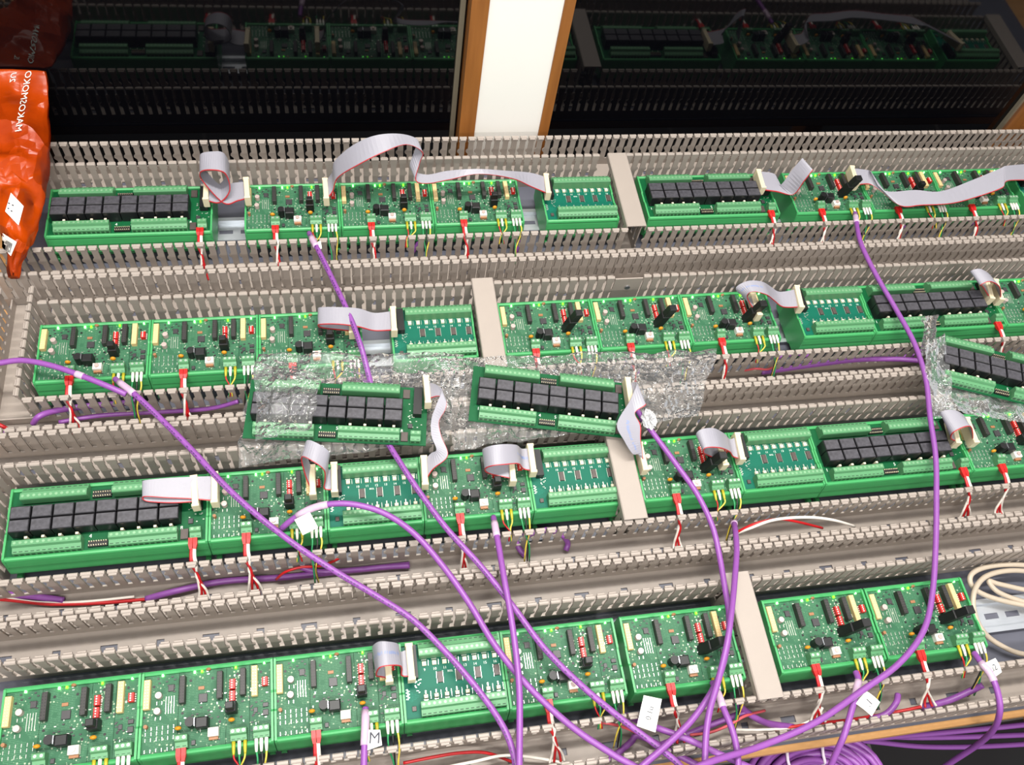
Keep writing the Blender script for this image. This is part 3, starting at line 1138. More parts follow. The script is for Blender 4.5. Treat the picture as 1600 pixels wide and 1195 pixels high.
ribbon('grey ribbon looped between first relay board and first controller, window row', [
    (323, 285, 60, 322, 313, 60), (343, 288, 60, 343, 317, 60), (358, 264, 75, 359, 298, 72), (350, 240, 95, 352, 272, 92), (331, 237, 100, 330, 266, 97),
    (313, 242, 95, 313, 270, 90), (318, 262, 75, 318, 285, 75), (345, 290, 62, 350, 318, 60), (365, 286, 60, 372, 314, 60), (385, 284, 60, 387, 310, 60)])
ribbon('long grey ribbon arching high over the duct to the window row interface board', [
    (508, 284, 60, 510, 312, 60), (519, 270, 75, 520, 299, 66), (523, 252, 95, 528, 278, 85), (550, 228, 120, 560, 258, 110), (585, 212, 135, 600, 238, 125),
    (625, 209, 135, 635, 226, 125), (652, 218, 125, 660, 238, 115), (648, 235, 110, 656, 255, 100), (641, 262, 90, 650, 282, 85), (665, 273, 82, 668, 287, 80),
    (700, 267, 84, 702, 281, 82), (745, 264, 88, 748, 272, 85), (790, 267, 80, 800, 279, 80), (828, 270, 70, 830, 292, 68), (853, 277, 62, 856, 303, 60)])
ribbon('grey ribbon folded upright beside the right relay board of the window row', [
    (1184, 268, 62, 1191, 297, 60), (1210, 272, 62, 1214, 300, 60), (1219, 289, 62, 1240, 304, 62), (1238, 265, 85, 1257, 283, 85), (1253, 248, 100, 1270, 266, 98),
    (1250, 252, 92, 1262, 272, 88), (1236, 268, 66, 1246, 288, 64)], (True, False))
ribbon('long grey ribbon hanging across the right controllers of the window row', [
    (1330, 263, 62, 1337, 290, 60), (1356, 266, 66, 1358, 288, 62), (1362, 270, 72, 1376, 298, 64), (1382, 298, 68, 1408, 322, 64), (1430, 297, 70, 1440, 321, 66),
    (1470, 299, 72, 1488, 318, 70), (1520, 281, 78, 1530, 307, 72), (1563, 263, 82, 1566, 294, 76), (1574, 259, 82, 1574, 283, 78), (1612, 256, 66, 1612, 282, 62)])
ribbon('grey ribbon folded left of the interface board in the second row', [
    (614, 486, 60, 616, 516, 60), (585, 489, 62, 585, 517, 60), (560, 482, 70, 560, 511, 68), (530, 480, 75, 530, 507, 73), (504, 480, 72, 504, 507, 70), (497, 482, 66, 497, 509, 64),
    (506, 486, 59, 506, 513, 58), (535, 490, 57, 535, 516, 56), (548, 490, 56, 550, 518, 56)], (True, True))
ribbon('grey ribbon curling over the rail gap in the right second row', [
    (1244, 452, 61, 1250, 480, 60), (1218, 456, 62, 1224, 480, 60), (1204, 448, 72, 1210, 470, 70), (1190, 440, 88, 1198, 461, 82), (1168, 439, 92, 1178, 456, 86),
    (1150, 449, 85, 1168, 461, 80), (1158, 460, 72, 1172, 474, 68), (1176, 466, 60, 1184, 490, 60)], ink=(18, 30))
ribbon('small grey ribbon loop at the right end of the second row relay board', [
    (1540, 441, 60, 1547, 466, 60), (1526, 430, 75, 1536, 448, 72), (1516, 424, 88, 1532, 446, 84), (1530, 420, 94, 1546, 440, 90), (1545, 428, 88, 1561, 447, 84),
    (1552, 438, 72, 1564, 460, 70), (1554, 442, 60, 1562, 468, 60)])
ribbon('flat grey ribbon folded over the relay board at the left of the third row', [
    (336, 744, 61, 336, 783, 60), (300, 745, 65, 300, 780, 63), (260, 747, 68, 260, 778, 66), (229, 750, 69, 229, 776, 67), (223, 753, 66, 223, 779, 64), (232, 756, 63, 232, 784, 62),
    (270, 757, 62, 270, 786, 62), (304, 754, 61, 306, 784, 60)])
ribbon('grey ribbon loop between first controller and first interface board, third row', [
    (522, 730, 60, 523, 766, 60), (513, 734, 62, 507, 764, 60), (513, 720, 76, 508, 750, 72), (514, 706, 92, 506, 735, 86), (497, 693, 100, 490, 722, 95),
    (480, 688, 98, 472, 714, 92), (477, 705, 80, 474, 732, 76), (484, 725, 66, 482, 756, 62), (488, 736, 60, 489, 768, 60)])
ribbon('twisted grey ribbon from the left loose relay board down to the third row', [
    (666, 598, 84, 668, 624, 82), (680, 600, 92, 686, 619, 90), (690, 610, 95, 697, 627, 90), (682, 632, 88, 696, 640, 86), (674, 655, 80, 686, 659, 78),
    (674, 680, 74, 690, 682, 74), (682, 702, 70, 700, 712, 70), (674, 708, 64, 676, 734, 64), (662, 720, 60, 664, 754, 60)])
ribbon('grey ribbon hump left of the second interface board in the third row', [
    (828, 700, 60, 833, 736, 60), (815, 701, 62, 818, 733, 60), (806, 695, 78, 810, 725, 72), (785, 694, 86, 790, 726, 80), (765, 697, 84, 770, 728, 80),
    (754, 703, 74, 758, 733, 70), (762, 712, 64, 764, 740, 62), (785, 716, 62, 790, 746, 60), (798, 716, 60, 801, 748, 60)], ink=(2, 12))
ribbon('twisted grey ribbon with blue print beside the middle loose relay board', [
    (981, 600, 84, 984, 626, 82), (995, 598, 95, 1009, 632, 92), (984, 626, 94, 992, 645, 90), (964, 662, 90, 1001, 664, 86), (975, 688, 82, 1001, 684, 80),
    (990, 710, 72, 1003, 702, 72), (1000, 700, 62, 1006, 730, 60)], ink=(16, 30))
ribbon('rolled grey ribbon between controller and interface board, middle of third row', [
    (1151, 682, 61, 1158, 717, 60), (1140, 686, 62, 1146, 714, 60), (1132, 678, 74, 1140, 706, 70), (1115, 669, 90, 1124, 700, 84), (1095, 671, 92, 1103, 700, 86),
    (1088, 680, 84, 1100, 708, 78), (1098, 692, 70, 1110, 713, 66), (1122, 694, 61, 1130, 722, 60)])
ribbon('small grey ribbon loop at the right end of the third row relay board', [
    (1487, 660, 60, 1494, 690, 60), (1477, 652, 76, 1486, 685, 70), (1469, 645, 88, 1490, 676, 82), (1482, 640, 94, 1505, 668, 88), (1497, 643, 92, 1517, 667, 86),
    (1508, 652, 80, 1520, 678, 76), (1511, 660, 62, 1520, 688, 60)])
ribbon('grey ribbon loop left of the interface board nearest the viewer', [
    (639, 1013, 61, 643, 1057, 60), (625, 1018, 62, 628, 1056, 60), (621, 1006, 80, 627, 1042, 74), (605, 1002, 92, 609, 1040, 84), (590, 1003, 90, 593, 1044, 82),
    (582, 1012, 76, 588, 1056, 68), (592, 1018, 64, 596, 1058, 62), (604, 1016, 60, 608, 1060, 60)], ink=(12, 28))

# ---------------------------------------------------------------- purple cables


def cable(label, pts, r=2.95, m_='purple', name='purple_cable', cat='cable', tags=(), sleeves=(), ink=False, group='purple cables'):
    if pts[-1][1] >= 1203 and pts[-1][2] > 30:      # cables that run on over the front table edge
        du = (pts[-1][0] - pts[-2][0]) * 0.5
        u_ = pts[-1][0]
        pts = list(pts) + [(u_ + du, 1255, pts[-1][2]), (u_ + du * 1.6, 1312, pts[-1][2] - 10), (u_ + du * 2, 1365 + pts[-1][2] - 60, -10), (u_ + du * 2.2, 1400 + pts[-1][2] - 60, -120), (u_ + du * 2.3, 1410 + pts[-1][2] - 60, -260)]
    pp = [Vector(P(*p)) for p in pts]
    c0 = pp[0].copy()
    r_ = empty(name, c0.x, c0.y, c0.z)
    path = [Vector(q) for q in catmull([tuple(p - c0) for p in pp], 7)]
    MB().tube(path, r, 10).build('cable_jacket', m_, r_, smooth=True)
    acc = [0.0]
    for a, b in zip(path, path[1:]):
        acc.append(acc[-1] + (b - a).length)

    def at(s):
        s = max(0.0, min(acc[-1], s))
        for i in range(len(acc) - 1):
            if acc[i + 1] >= s:
                f = (s - acc[i]) / max(1e-6, acc[i + 1] - acc[i])
                return path[i].lerp(path[i + 1], f)
        return path[-1]
    for s0, s1 in sleeves:
        MB().tube([at(s0 + (s1 - s0) * k / 5) for k in range(6)], r + 0.7, 10).build('label_sleeve', 'sleeve', r_, smooth=True)
    if ink:
        mb = MB()
        s = 12.0
        rk = random.Random(5)
        while s < acc[-1] - 10:
            if rk.random() < 0.75:
                a, b = at(s), at(s + 1.6)
                dirn = (b - a).normalized()
                side = dirn.cross(Vector((0, 0, 1))).normalized()
                up = side.cross(dirn).normalized()
                c = a + up * (r * 0.93) + side * (r * 0.35)
                w = side * 0.8
                q = dirn * 1.1
                mb.add([c - w - q, c + w - q, c + w + q, c - w + q] + [p_ - up * 0.7 for p_ in (c - w - q, c + w - q, c + w + q, c - w + q)],
                       [(0, 1, 2, 3), (7, 6, 5, 4), (0, 4, 5, 1), (1, 5, 6, 2), (2, 6, 7, 3), (3, 7, 4, 0)])
            s += 3.4
        mb.build('printed_marks', 'cable_ink', r_, kind='stuff')
    for corners, txt, sz in tags:
        q = [Vector(P(*c)) - c0 for c in corners]
        nn = (q[1] - q[0]).cross(q[3] - q[0]).normalized()
        if nn.z < 0:
            nn = -nn
        n_ = 5
        mb = MB()
        vs, fs = [], []
        for off in (0.25, -0.25):
            for a in range(n_ + 1):
                for b in range(n_ + 1):
                    fa, fb = a / n_, b / n_
                    p = q[0].lerp(q[1], fa).lerp(q[3].lerp(q[2], fa), fb)
                    bend = 1.2 * math.sin(fb * math.pi)
                    vs.append(p + nn * (off + bend))
        m0 = (n_ + 1) ** 2
        for a in range(n_):
            for b in range(n_):
                i0 = a * (n_ + 1) + b
                fs.append((i0, i0 + n_ + 1, i0 + n_ + 2, i0 + 1))
                fs.append((m0 + i0, m0 + i0 + 1, m0 + i0 + n_ + 2, m0 + i0 + n_ + 1))
        mb.add(vs, fs)
        tg = mb.build('paper_tag', 'paper', r_)
        if txt:
            ex = (q[1] - q[0]).normalized()
            ey = nn.cross(ex)
            cc = (q[0] + q[1] + q[2] + q[3]) / 4 + nn * 1.75
            tm = MB()
            text_mb(tm, txt, sz, lambda a, b: cc + ex * a + ey * b)
            tm.build('handwriting', 'ink', tg, kind='stuff')
    tag(r_, label, cat, group)
    return r_


cable('purple cable entering from the left edge, ending stripped below the second row', [
    (-25, 571, 62), (0, 567, 62), (35, 563, 64), (80, 571, 66), (130, 588, 66), (170, 604, 64), (197, 616, 60)], sleeves=((92, 100),))
cable('printed purple cable from the first second-row controller to the bottom edge', [
    (180, 592, 50), (190, 600, 56), (213, 618, 62), (245, 648, 62), (300, 703, 64), (350, 757, 66), (400, 803, 66), (460, 850, 64), (525, 893, 62), (590, 932, 62),
    (645, 968, 62), (695, 1017, 62), (745, 1075, 62), (785, 1133, 62), (803, 1180, 62), (806, 1215, 62)], sleeves=((10, 36),), ink=True)
cable('purple cable from the window row hanging over the left loose relay board', [
    (483, 364, 50), (488, 374, 58), (499, 394, 64), (520, 437, 66), (545, 490, 70), (563, 538, 70), (574, 578, 62), (590, 640, 58), (604, 686, 62), (628, 727, 66),
    (660, 775, 66), (700, 828, 66), (750, 883, 64), (800, 945, 64), (850, 1012, 64), (910, 1072, 62), (970, 1122, 60), (1030, 1168, 60), (1070, 1205, 60)],
    sleeves=((14, 34),), tags=[(((492, 380, 62), (501, 376, 62), (503, 388, 62), (495, 392, 62)), '', 3)], ink=True)
cable('purple cable with a blank white tag arching over a third row interface board', [
    (440, 826, 50), (456, 812, 58), (485, 795, 66), (520, 787, 72), (560, 789, 74), (605, 804, 72), (650, 836, 70), (695, 888, 66), (735, 945, 64), (768, 1000, 64),
    (800, 1043, 64), (845, 1092, 62), (900, 1140, 60), (960, 1180, 60), (1010, 1210, 60)],
    sleeves=((20, 52),), tags=[(((460, 812, 66), (484, 800, 66), (497, 824, 62), (473, 836, 62)), '', 3)])
cable('purple cable dropping straight down from the third row to the bottom edge', [
    (771, 808, 50), (774, 825, 60), (780, 858, 66), (788, 905, 72), (797, 955, 73), (805, 1010, 73), (811, 1070, 73), (812, 1130, 73), (811, 1215, 73)], sleeves=((10, 28),))
cable('purple cable leaving under the middle loose relay board toward the bottom', [
    (990, 632, 66), (1008, 660, 66), (1032, 692, 66), (1060, 730, 66), (1090, 773, 66), (1113, 822, 64), (1124, 868, 62), (1132, 915, 64), (1139, 962, 66), (1136, 1010, 66),
    (1120, 1065, 67), (1085, 1120, 67), (1040, 1165, 67), (990, 1210, 66)])
cable('purple cable falling from a third row duct over the covered front duct', [
    (1146, 812, 30), (1149, 830, 50), (1151, 860, 62), (1148, 905, 74), (1143, 955, 86), (1136, 1005, 89), (1123, 1060, 84), (1110, 1105, 76), (1103, 1150, 75), (1101, 1215, 74)], sleeves=((2, 12),))
cable('long purple cable hanging from the window row down the right side', [
    (1336, 333, 50), (1338, 346, 56), (1345, 380, 62), (1368, 428, 64), (1398, 480, 66), (1428, 535, 70), (1446, 590, 72), (1453, 650, 70), (1462, 715, 68), (1463, 780, 66),
    (1462, 850, 64), (1457, 925, 64), (1443, 985, 66), (1405, 1036, 66), (1345, 1080, 64), (1275, 1128, 66), (1190, 1165, 68), (1110, 1190, 84), (1060, 1215, 86)], sleeves=((8, 24),))
cable('purple cable with a written white tag at the lower right corner', [
    (1522, 1020, 50), (1532, 1034, 56), (1548, 1054, 60), (1559, 1082, 60), (1562, 1112, 50), (1552, 1140, 20), (1525, 1165, -30), (1480, 1195, -90), (1440, 1225, -150)],
    sleeves=((12, 32),), tags=[(((1534, 1038, 60), (1555, 1028, 60), (1565, 1050, 60), (1550, 1061, 60)), 'u2', 8)])
cable('purple cable with a large white tag under the sixth front controller', [
    (1337, 1050, 50), (1341, 1062, 54), (1338, 1080, 56), (1331, 1108, 58), (1320, 1145, 56), (1305, 1180, 40), (1290, 1215, 20)],
    sleeves=((10, 26),), tags=[(((1337, 1099, 60), (1353, 1079, 60), (1375, 1097, 60), (1362, 1119, 60)), '.1', 9)])
cable('short purple cable with a pale sleeve left of the covered front duct', [
    (1113, 1066, 50), (1122, 1084, 58), (1131, 1108, 64), (1144, 1140, 68), (1152, 1175, 68), (1154, 1215, 68)], sleeves=((10, 28),))
cable('purple cable with white tag marked M on the third front controller', [
    (571, 1106, 50), (571, 1125, 54), (570, 1150, 56), (569, 1180, 56), (568, 1215, 56)], sleeves=((3, 32),),
    tags=[(((576, 1140, 58), (594, 1140, 58), (597, 1164, 58), (574, 1172, 58)), 'M', 13)])
cable('purple cable with a tall white tag in the middle of the front duct', [
    (980, 1118, 20), (1000, 1127, 40), (1035, 1140, 52), (1075, 1155, 55), (1120, 1176, 56), (1170, 1198, 56), (1200, 1212, 56)],
    tags=[(((995, 1134, 64), (1006, 1086, 70), (1034, 1092, 70), (1024, 1144, 64)), '0.1u', 7)])
cr = P(1014, 655, 70)
crm = empty('crumpled_film', cr[0], cr[1], cr[2])
mb = MB().ball(0, 0, 0, 8, 0.9, 1.35, 0.6, 26, 18)
mb.v = [tuple(c * (0.72 + 0.55 * random.Random(round(x * 7 + y * 13 + z * 17)).random()) for c in (x, y, z)) for x, y, z in mb.v]
mb.build('film_knot', 'film_white', crm)
tag(crm, 'small crumpled white film scrap beside the ribbon of the middle loose board', 'film scrap')
# stretches that lie inside the ducts
FL = 6.0
cable('purple cable with wires entering the third row duct from the left', [(-30, 922, FL), (0, 928, FL), (50, 931, FL), (100, 938, FL)], 3.2)
cable('purple cable lying in the duct below the third row, left half', [(228, 936, FL), (280, 922, 10), (350, 908, FL), (440, 902, FL), (540, 892, FL), (640, 882, FL)], 3.2)
cable('short purple cable bending in the duct left of the second row', [(52, 662, 30), (62, 650, 38), (90, 641, 30), (140, 634, 22), (190, 630, 18), (222, 624, 14)], 3.2)
cable('thin purple cable crossing the duct teeth below the second row', [(92, 660, 18), (150, 650, 14), (220, 645, 10), (300, 641, 12), (340, 636, 18), (372, 627, 30)], 2.4)
cable('purple cable lying in the second row duct at the right', [(1190, 582, 8), (1230, 576, 12), (1280, 569, 18), (1340, 562, 24), (1400, 561, 30), (1440, 564, 40)], 3.2)
cable('short purple arc beside the right second row duct wires', [(1207, 563, 16), (1222, 556, 24), (1245, 552, 26), (1262, 557, 22), (1270, 572, 10)], 3.2)
cable('short purple stub in the right second row duct by the long cable', [(1395, 562, 16), (1420, 556, 20), (1448, 550, 24)], 3.0)
cable('purple cable arc showing through the right bubble wrap', [(945, 568, 12), (965, 566, 22), (990, 572, 22), (1003, 588, 10)], 3.2)
cable('purple arc in the window row duct under the second right controller', [(1378, 344, 20), (1395, 343, 28), (1410, 350, 22), (1414, 364, 10)], 3.0)
cable('purple arc in the window row duct under the last right controller', [(1492, 343, 20), (1505, 341, 26), (1517, 346, 22), (1520, 356, 10)], 3.0)
cable('short purple stub in the window row duct under the second controller', [(643, 396, 6), (650, 386, 14), (656, 375, 22)], 3.0)
cable('short purple stub in the window row duct under the third controller', [(806, 395, 6), (811, 386, 14), (815, 376, 20)], 3.0)
cable('purple cable end bending in the third row duct beside wires', [(818, 838, 18), (838, 832, 24), (858, 828, 26), (878, 836, 20), (887, 848, 10), (884, 860, 6)], 3.0)
cable('short purple stub at the left wall of the third row duct', [(806, 846, 10), (812, 858, 8), (820, 868, 6)], 3.0)
cable('purple cable pair lying in the third row duct at centre left', [(470, 886, 10), (500, 893, 8), (560, 890, 8), (600, 886, 8), (640, 884, 8)], 2.8)
cable('purple cable curving in the front duct under the seventh controller', [(1440, 1105, 8), (1480, 1095, 12), (1515, 1080, 20), (1535, 1070, 30)], 3.2)
cable('purple cable curving in the front duct beside the large white tag', [(1360, 1124, 20), (1385, 1115, 24), (1400, 1098, 26), (1403, 1085, 24)], 3.0)
cable('purple cable crossing under the short sleeve in the front duct', [(1150, 1098, 30), (1175, 1118, 20), (1200, 1130, 14), (1240, 1136, 10)], 3.2)
cable('purple cable lying behind the front duct cables near the tall tag', [(1030, 1165, 8), (1080, 1145, 10), (1130, 1125, 16), (1165, 1112, 24)], 3.0)
cable('purple cable low in the front duct near the crossing cables', [(950, 1190, 8), (985, 1160, 8), (1000, 1150, 10), (1060, 1180, 8), (1110, 1205, 8)], 3.0)

# cables over the dark floor at the lower right
for q, pts in enumerate(([(1250, 1150, -200), (1340, 1154, -240), (1430, 1148, -260), (1520, 1140, -260), (1640, 1128, -250)],
                         [(1240, 1160, -270), (1340, 1150, -275), (1440, 1152, -290), (1540, 1150, -290), (1640, 1146, -290)],
                         [(1260, 1150, -310), (1360, 1158, -330), (1440, 1166, -340), (1530, 1166, -340), (1640, 1160, -340)])):
    cable('%s purple cable running under the right front table edge' % ('upper', 'middle', 'lowest')[q], pts, 3.5)

# coil of purple cable tied to the table edge
co = P(1262, 1205, -50)
coil = empty('cable_coil', co[0], co[1], co[2])
rk = random.Random(2)
for q in range(18):
    a0 = 22 + q * 1.9
    zz = (q % 3) * 6.0
    off = rk.uniform(-3, 3)
    pts = []
    for k in range(37):
        w = 2 * math.pi * k / 36
        pts.append((1.35 * a0 * math.cos(w) + off, 0.85 * a0 * math.sin(w) - 12, zz + 2.5 * math.sin(3 * w + q)))
    MB().tube(pts, 3.3, 8).build('cable_turn', 'purple', coil, smooth=True)
for x in (-24, 14):
    pts = [(x + 2 * math.sin(k), 16 + 12 * math.cos(2 * math.pi * k / 16), 6 + 14 * math.sin(2 * math.pi * k / 16)) for k in range(17)]
    MB().tube(pts, 1.6, 6).build('cable_tie', 'tie', coil, smooth=True)
tag(coil, 'coil of purple cable with white ties at the front table edge', 'cable coil')

# beige cable coiled at the right
cable('beige cable coiled in loose loops beside the shiny rail at the right', [
    (1660, 1022, 12), (1600, 1022, 12), (1560, 1006, 14), (1535, 985, 20), (1522, 955, 26), (1522, 925, 28), (1538, 902, 26), (1570, 892, 24), (1610, 893, 20), (1660, 905, 16),
    (1700, 930, 14), (1680, 952, 12), (1620, 948, 14), (1565, 938, 16), (1530, 925, 20), (1516, 910, 24), (1520, 895, 26), (1545, 885, 26), (1590, 882, 24), (1660, 890, 20)],
    2.75, 'beige', 'beige_cable', sleeves=(), group=None)
cable('beige cable strand lying across the shiny rail at the right', [
    (1650, 930, 14), (1600, 921, 16), (1560, 912, 20), (1545, 908, 22), (1560, 925, 18), (1600, 940, 14), (1650, 950, 12)], 2.7, 'beige', 'beige_cable', group=None)

# loose single wires in the ducts
for lb, m_, r, pts in (
        ('white wire arching over the third row duct at the right', 'wire_white', 1.5, [(1140, 838, 20), (1170, 826, 40), (1210, 812, 55), (1260, 808, 55), (1300, 812, 45), (1335, 822, 25)]),
        ('red wire beside the white arch in the third row duct', 'wire_red', 1.4, [(1150, 832, 30), (1180, 818, 45), (1215, 811, 50), (1245, 815, 40), (1285, 825, 20)]),
        ('red wire lying along the left third row duct', 'wire_red', 1.6, [(-30, 934, FL), (20, 938, FL), (80, 944, FL), (160, 942, 5), (230, 936, 5)]),
        ('pale wire lying along the left third row duct', 'wire_white', 1.4, [(-30, 928, FL), (10, 934, FL), (60, 941, FL), (130, 940, FL), (210, 932, 5)]),
        ('red wire in the middle of the front duct', 'wire_red', 1.5, [(1210, 1140, 10), (1260, 1132, 14), (1330, 1124, 10), (1400, 1112, 10), (1440, 1104, 20)]),
        ('pink wire pair between tags in the front duct', 'wire_pink', 1.3, [(920, 1128, 20), (950, 1130, 26), (980, 1138, 20), (1000, 1148, 10)]),
        ('pink wire crossing behind the front duct cables', 'wire_pink', 1.3, [(1078, 1148, 18), (1110, 1144, 24), (1140, 1132, 26), (1165, 1118, 26), (1195, 1110, 14)]),
        ('red wire along the bottom left of the front duct', 'wire_red', 1.4, [(630, 1192, 24), (680, 1182, 26), (720, 1176, 24), (760, 1176, 20), (800, 1190, 12)]),
        ('white wire along the bottom of the front duct', 'wire_white', 1.4, [(690, 1200, 20), (740, 1190, 24), (790, 1180, 20), (850, 1186, 14), (900, 1196, 10)]),
        ('grey wire along the front duct below the covered duct', 'wire_white', 1.3, [(1150, 1140, 14), (1190, 1140, 14), (1240, 1136, 12), (1275, 1120, 16), (1285, 1105, 24)]),
        ('red wire in the third row duct left of centre', 'wire_red', 1.3, [(432, 905, 10), (445, 894, 26), (470, 886, 30), (500, 884, 26), (530, 872, 20), (537, 860, 8)]),
        ('red wire arc in the second row duct at right', 'wire_pink', 1.3, [(1160, 580, 10), (1180, 576, 22), (1200, 577, 18), (1212, 570, 20)]),
        ('red wire bundle end at the far left of the second row', 'wire_red', 2.0, [(-20, 655, 20), (0, 664, 22), (15, 672, 16)]),
        ('white wire end at the far left of the second row', 'wire_white', 1.6, [(-20, 708, 24), (0, 692, 22), (22, 680, 16)]),
        ('purple cable end at the far left of the second row', 'purple', 3.0, [(-20, 682, 14), (0, 680, 16), (18, 672, 12)])):
    cable(lb, pts, r, m_, 'loose_wire', 'wire', group='single wires in the ducts')

# ---------------------------------------------------------------- bubble wrap


def vnoise(x, y, s):
    def h(i, j):
        n = math.sin(i * 127.1 + j * 311.7 + s * 74.7) * 43758.5453
        return n - math.floor(n)
    xi, yi = math.floor(x), math.floor(y)
    fx, fy = x - xi, y - yi
    fx, fy = fx * fx * (3 - 2 * fx), fy * fy * (3 - 2 * fy)
    return (h(xi, yi) * (1 - fx) + h(xi + 1, yi) * fx) * (1 - fy) + (h(xi, yi + 1) * (1 - fx) + h(xi + 1, yi + 1) * fx) * fy


def bubble_sheet(root, name, corners, nx, ny, seed, crump=5.0, dome=2.2, pitch=9.0, ragged=3.0):
    q = [Vector(P(*c)) for c in corners]
    c0 = root.location / S
    vs, fs = [], []
    Lx = (q[1] - q[0]).length
    Ly = (q[3] - q[0]).length
    for a in range(nx + 1):
        for b in range(ny + 1):
            fa, fb = a / nx, b / ny
            p = q[0].lerp(q[1], fa).lerp(q[3].lerp(q[2], fa), fb)
            sx, sy = fa * Lx, fb * Ly
            w = (vnoise(sx / 22, sy / 22, seed) - 0.5) * crump * 2 + (vnoise(sx / 8, sy / 8, seed + 3) - 0.5) * crump * 0.8
            r_ = int(sy // (pitch * 0.87))
            bx_ = ((sx + (pitch / 2 if r_ % 2 else 0)) % pitch) - pitch / 2
            by_ = (sy % (pitch * 0.87)) - pitch * 0.435
            d = math.hypot(bx_, by_) / (pitch * 0.44)
            w += dome * math.sqrt(max(0.0, 1 - d * d)) * vnoise(sx / 15, sy / 15, seed + 9)
            e = ragged * (vnoise(sx / 14, sy / 14, seed + 5) - 0.5)
            ex = ragged * 2 * (vnoise(sy / 17, fa * 3, seed + 7) - 0.5) * (2 * abs(fa - 0.5)) ** 4
            vs.append(Vector((p.x + ex + e * 0.3, p.y + e, p.z + w)) - c0)
    for a in range(nx):
        for b in range(ny):
            i = a * (ny + 1) + b
            fs.append((i, i + ny + 1, i + ny + 2, i + 1))
    mb = MB()
    mb.add(vs, fs)
    return mb.build(name, 'bubble_film', root, smooth=True)


def wrap(label, sheets):
    c = P(*sheets[0][0][0])
    r_ = empty('bubble_wrap', c[0], c[1], 0)
    for k, (cr, nx, ny, sd, cp) in enumerate(sheets):
        bubble_sheet(r_, ('lower_sheet', 'upper_sheet', 'side_flap')[k % 3], cr, nx, ny, sd, cp)
    tag(r_, label, 'bubble wrap', 'clear bubble wrap pieces')


wrap('clear crumpled bubble wrap bag around the left loose relay board', [
    (((402, 552, 60), (722, 553, 60), (704, 690, 60), (368, 728, 60)), 110, 62, 1, 4.0),
    (((398, 566, 90), (505, 584, 94), (486, 668, 94), (395, 690, 84)), 44, 34, 2, 3.0)])
wrap('clear bubble wrap sheet under the middle loose relay board', [
    (((684, 562, 60), (1122, 546, 60), (1088, 652, 60), (706, 704, 60)), 130, 62, 4, 4.0)])
wrap('clear bubble wrap around the loose relay board at the right edge', [
    (((1444, 540, 84), (1478, 520, 86), (1490, 650, 70), (1452, 655, 62)), 20, 46, 6, 3.0),
    (((1452, 600, 60), (1640, 600, 60), (1640, 668, 60), (1462, 640, 60)), 60, 26, 7, 4.0),
    (((1440, 498, 64), (1466, 490, 66), (1462, 545, 84), (1436, 560, 70)), 16, 22, 8, 3.0)])

# ---------------------------------------------------------------- orange bag by the window
bc = P(20, 432, 62)
bag = empty('plastic_bag', bc[0], bc[1], bc[2])
# stations: left (u, v, z), right (u, v, z), belly height
ST = [((14, 434, 60), (30, 434, 60), 3), ((12, 418, 64), (33, 416, 64), 7), ((14, 400, 70), (44, 392, 68), 12), ((8, 380, 74), (54, 370, 70), 16), ((-6, 350, 78), (64, 338, 74), 22),
      ((-30, 310, 82), (72, 300, 78), 26), ((-50, 270, 90), (77, 262, 84), 26), ((-60, 230, 98), (78, 222, 90), 22), ((-64, 190, 106), (77, 182, 98), 17), ((-66, 150, 114), (76, 145, 108), 12),
      ((-66, 122, 120), (75, 122, 117), 7), ((-66, 109, 123), (73, 112, 121), 2)]
NS = 28
rows_ = []
Ls = catmull([P(*a[0]) for a in ST], 5)
Rs = catmull([P(*a[1]) for a in ST], 5)
Bs = catmull([(float(a[2]),) for a in ST], 5)
Lmax = len(Ls)
vs, fs = [], []
for i in range(Lmax):
    l_, r2 = Vector(Ls[i]), Vector(Rs[i])
    hb = Bs[i][0]
    for k in range(NS):
        w = 2 * math.pi * k / NS
        f = 0.5 - 0.5 * math.cos(w)
        p = l_.lerp(r2, f)
        upd = hb * math.sin(w)
        nz_ = (vnoise(p.x / 16, p.y / 20, 21) - 0.5) * hb * 0.8 + (vnoise(p.x / 6 + p.y / 9, p.y / 14, 5) - 0.5) * hb * 0.5
        z = p.z + (upd if upd > 0 else upd * 0.45) + nz_ * math.sin(w)
        y = min(p.y, GLASS_Y - 1.5)
        vs.append(Vector((p.x + (vnoise(p.y / 12, k, 3) - 0.5) * 3, y, z)) - Vector(bc))
for i in range(Lmax - 1):
    for k in range(NS):
        j = (k + 1) % NS
        fs.append((i * NS + k, i * NS + j, (i + 1) * NS + j, (i + 1) * NS + k))
fs.append(tuple(range(NS)))
fs.append(tuple(range((Lmax - 1) * NS, Lmax * NS)))
mb = MB()
mb.add(vs, fs)
skin = mb.build('bag_skin', 'bag_film', bag, smooth=True, fix=True)
from mathutils.bvhtree import BVHTree
tree = BVHTree.FromPolygons([Vector(p) for p in vs], fs)


def on_bag(u, v, lift=0.4):
    c0 = Vector((CX, CY, CZ)) - Vector(bc)
    d = (Vector(P(u, v, 0)) - Vector((CX, CY, CZ))).normalized()
    hit = tree.ray_cast(c0, d)
    if hit[0] is None:
        return Vector(P(u, v, 100)) - Vector(bc)
    return hit[0] - d * lift


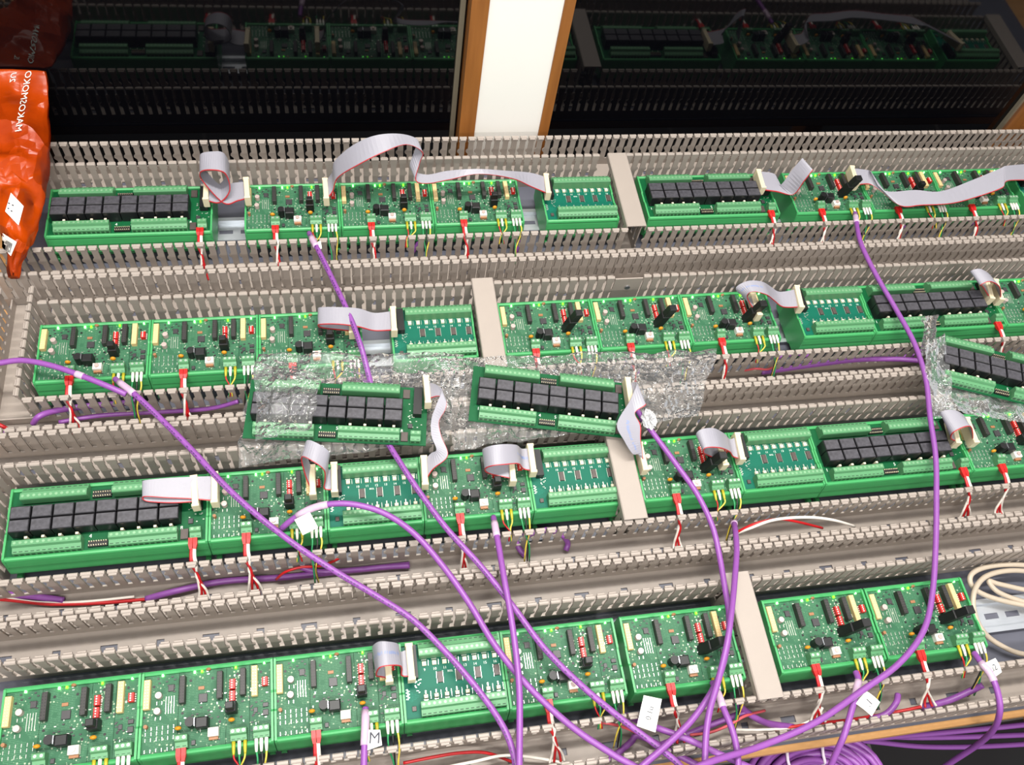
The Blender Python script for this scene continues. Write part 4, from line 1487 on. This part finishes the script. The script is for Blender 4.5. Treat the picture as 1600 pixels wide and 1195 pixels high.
def bag_print(s, u, v, size, ang):
    tm = MB()
    ca, sa = math.cos(ang), math.sin(ang)
    text_mb(tm, s, size, lambda a, b: on_bag(u + a * ca + b * sa, v - a * sa + b * -ca, 1.6))
    return tm.build('printed_letters', 'print', bag, kind='stuff')


bag_print('MAKOSMOKO', 36, 158, 15, math.radians(80))
bag_print('2U', 20, 121, 13, math.radians(80))
for nm, cs in (('sticker', ((17, 301), (37, 322), (29, 352), (8, 330))), ('barcode_sticker', ((4, 364), (26, 378), (17, 400), (3, 386)))):
    mb = MB()
    n = 6
    vs, fs = [], []
    for off in (1.6, 1.0):
        for a in range(n + 1):
            for b in range(n + 1):
                fa, fb = a / n, b / n
                u = (cs[0][0] * (1 - fa) + cs[1][0] * fa) * (1 - fb) + (cs[3][0] * (1 - fa) + cs[2][0] * fa) * fb
                v = (cs[0][1] * (1 - fa) + cs[1][1] * fa) * (1 - fb) + (cs[3][1] * (1 - fa) + cs[2][1] * fa) * fb
                vs.append(on_bag(u, v, off))
    for a in range(n):
        for b in range(n):
            q0 = a * (n + 1) + b
            fs.append((q0, q0 + n + 1, q0 + n + 2, q0 + 1))
            m0 = (n + 1) ** 2
            fs.append((m0 + q0, m0 + q0 + 1, m0 + q0 + n + 2, m0 + q0 + n + 1))
    mb.add(vs, fs)
    st_ = mb.build(nm, 'paper', bag, fix=True)
    ik = MB()
    if nm == 'sticker':
        for a in ((14, 317), (20, 320), (13, 325), (18, 329)):
            q = [on_bag(a[0] + dx, a[1] + dy, 2.2) for dx, dy in ((-1.5, -1), (1.5, 0), (1.5, 2), (-1.5, 1))]
            ik.add(q, [(0, 1, 2, 3)])
    else:
        for k in range(7):
            f = k / 6.0
            a = (8 + 10 * f, 374 + 6 * f)
            q = [on_bag(a[0] + dx, a[1] + dy, 2.2) for dx, dy in ((0, 0), (1.0, 0.6), (-2.5, 15), (-3.5, 14.4))]
            ik.add(q, [(0, 1, 2, 3)])
    ik.build('printed_marks', 'ink', st_, kind='stuff')
tag(bag, 'crumpled orange plastic bag with white lettering leaning on the left window', 'bag')
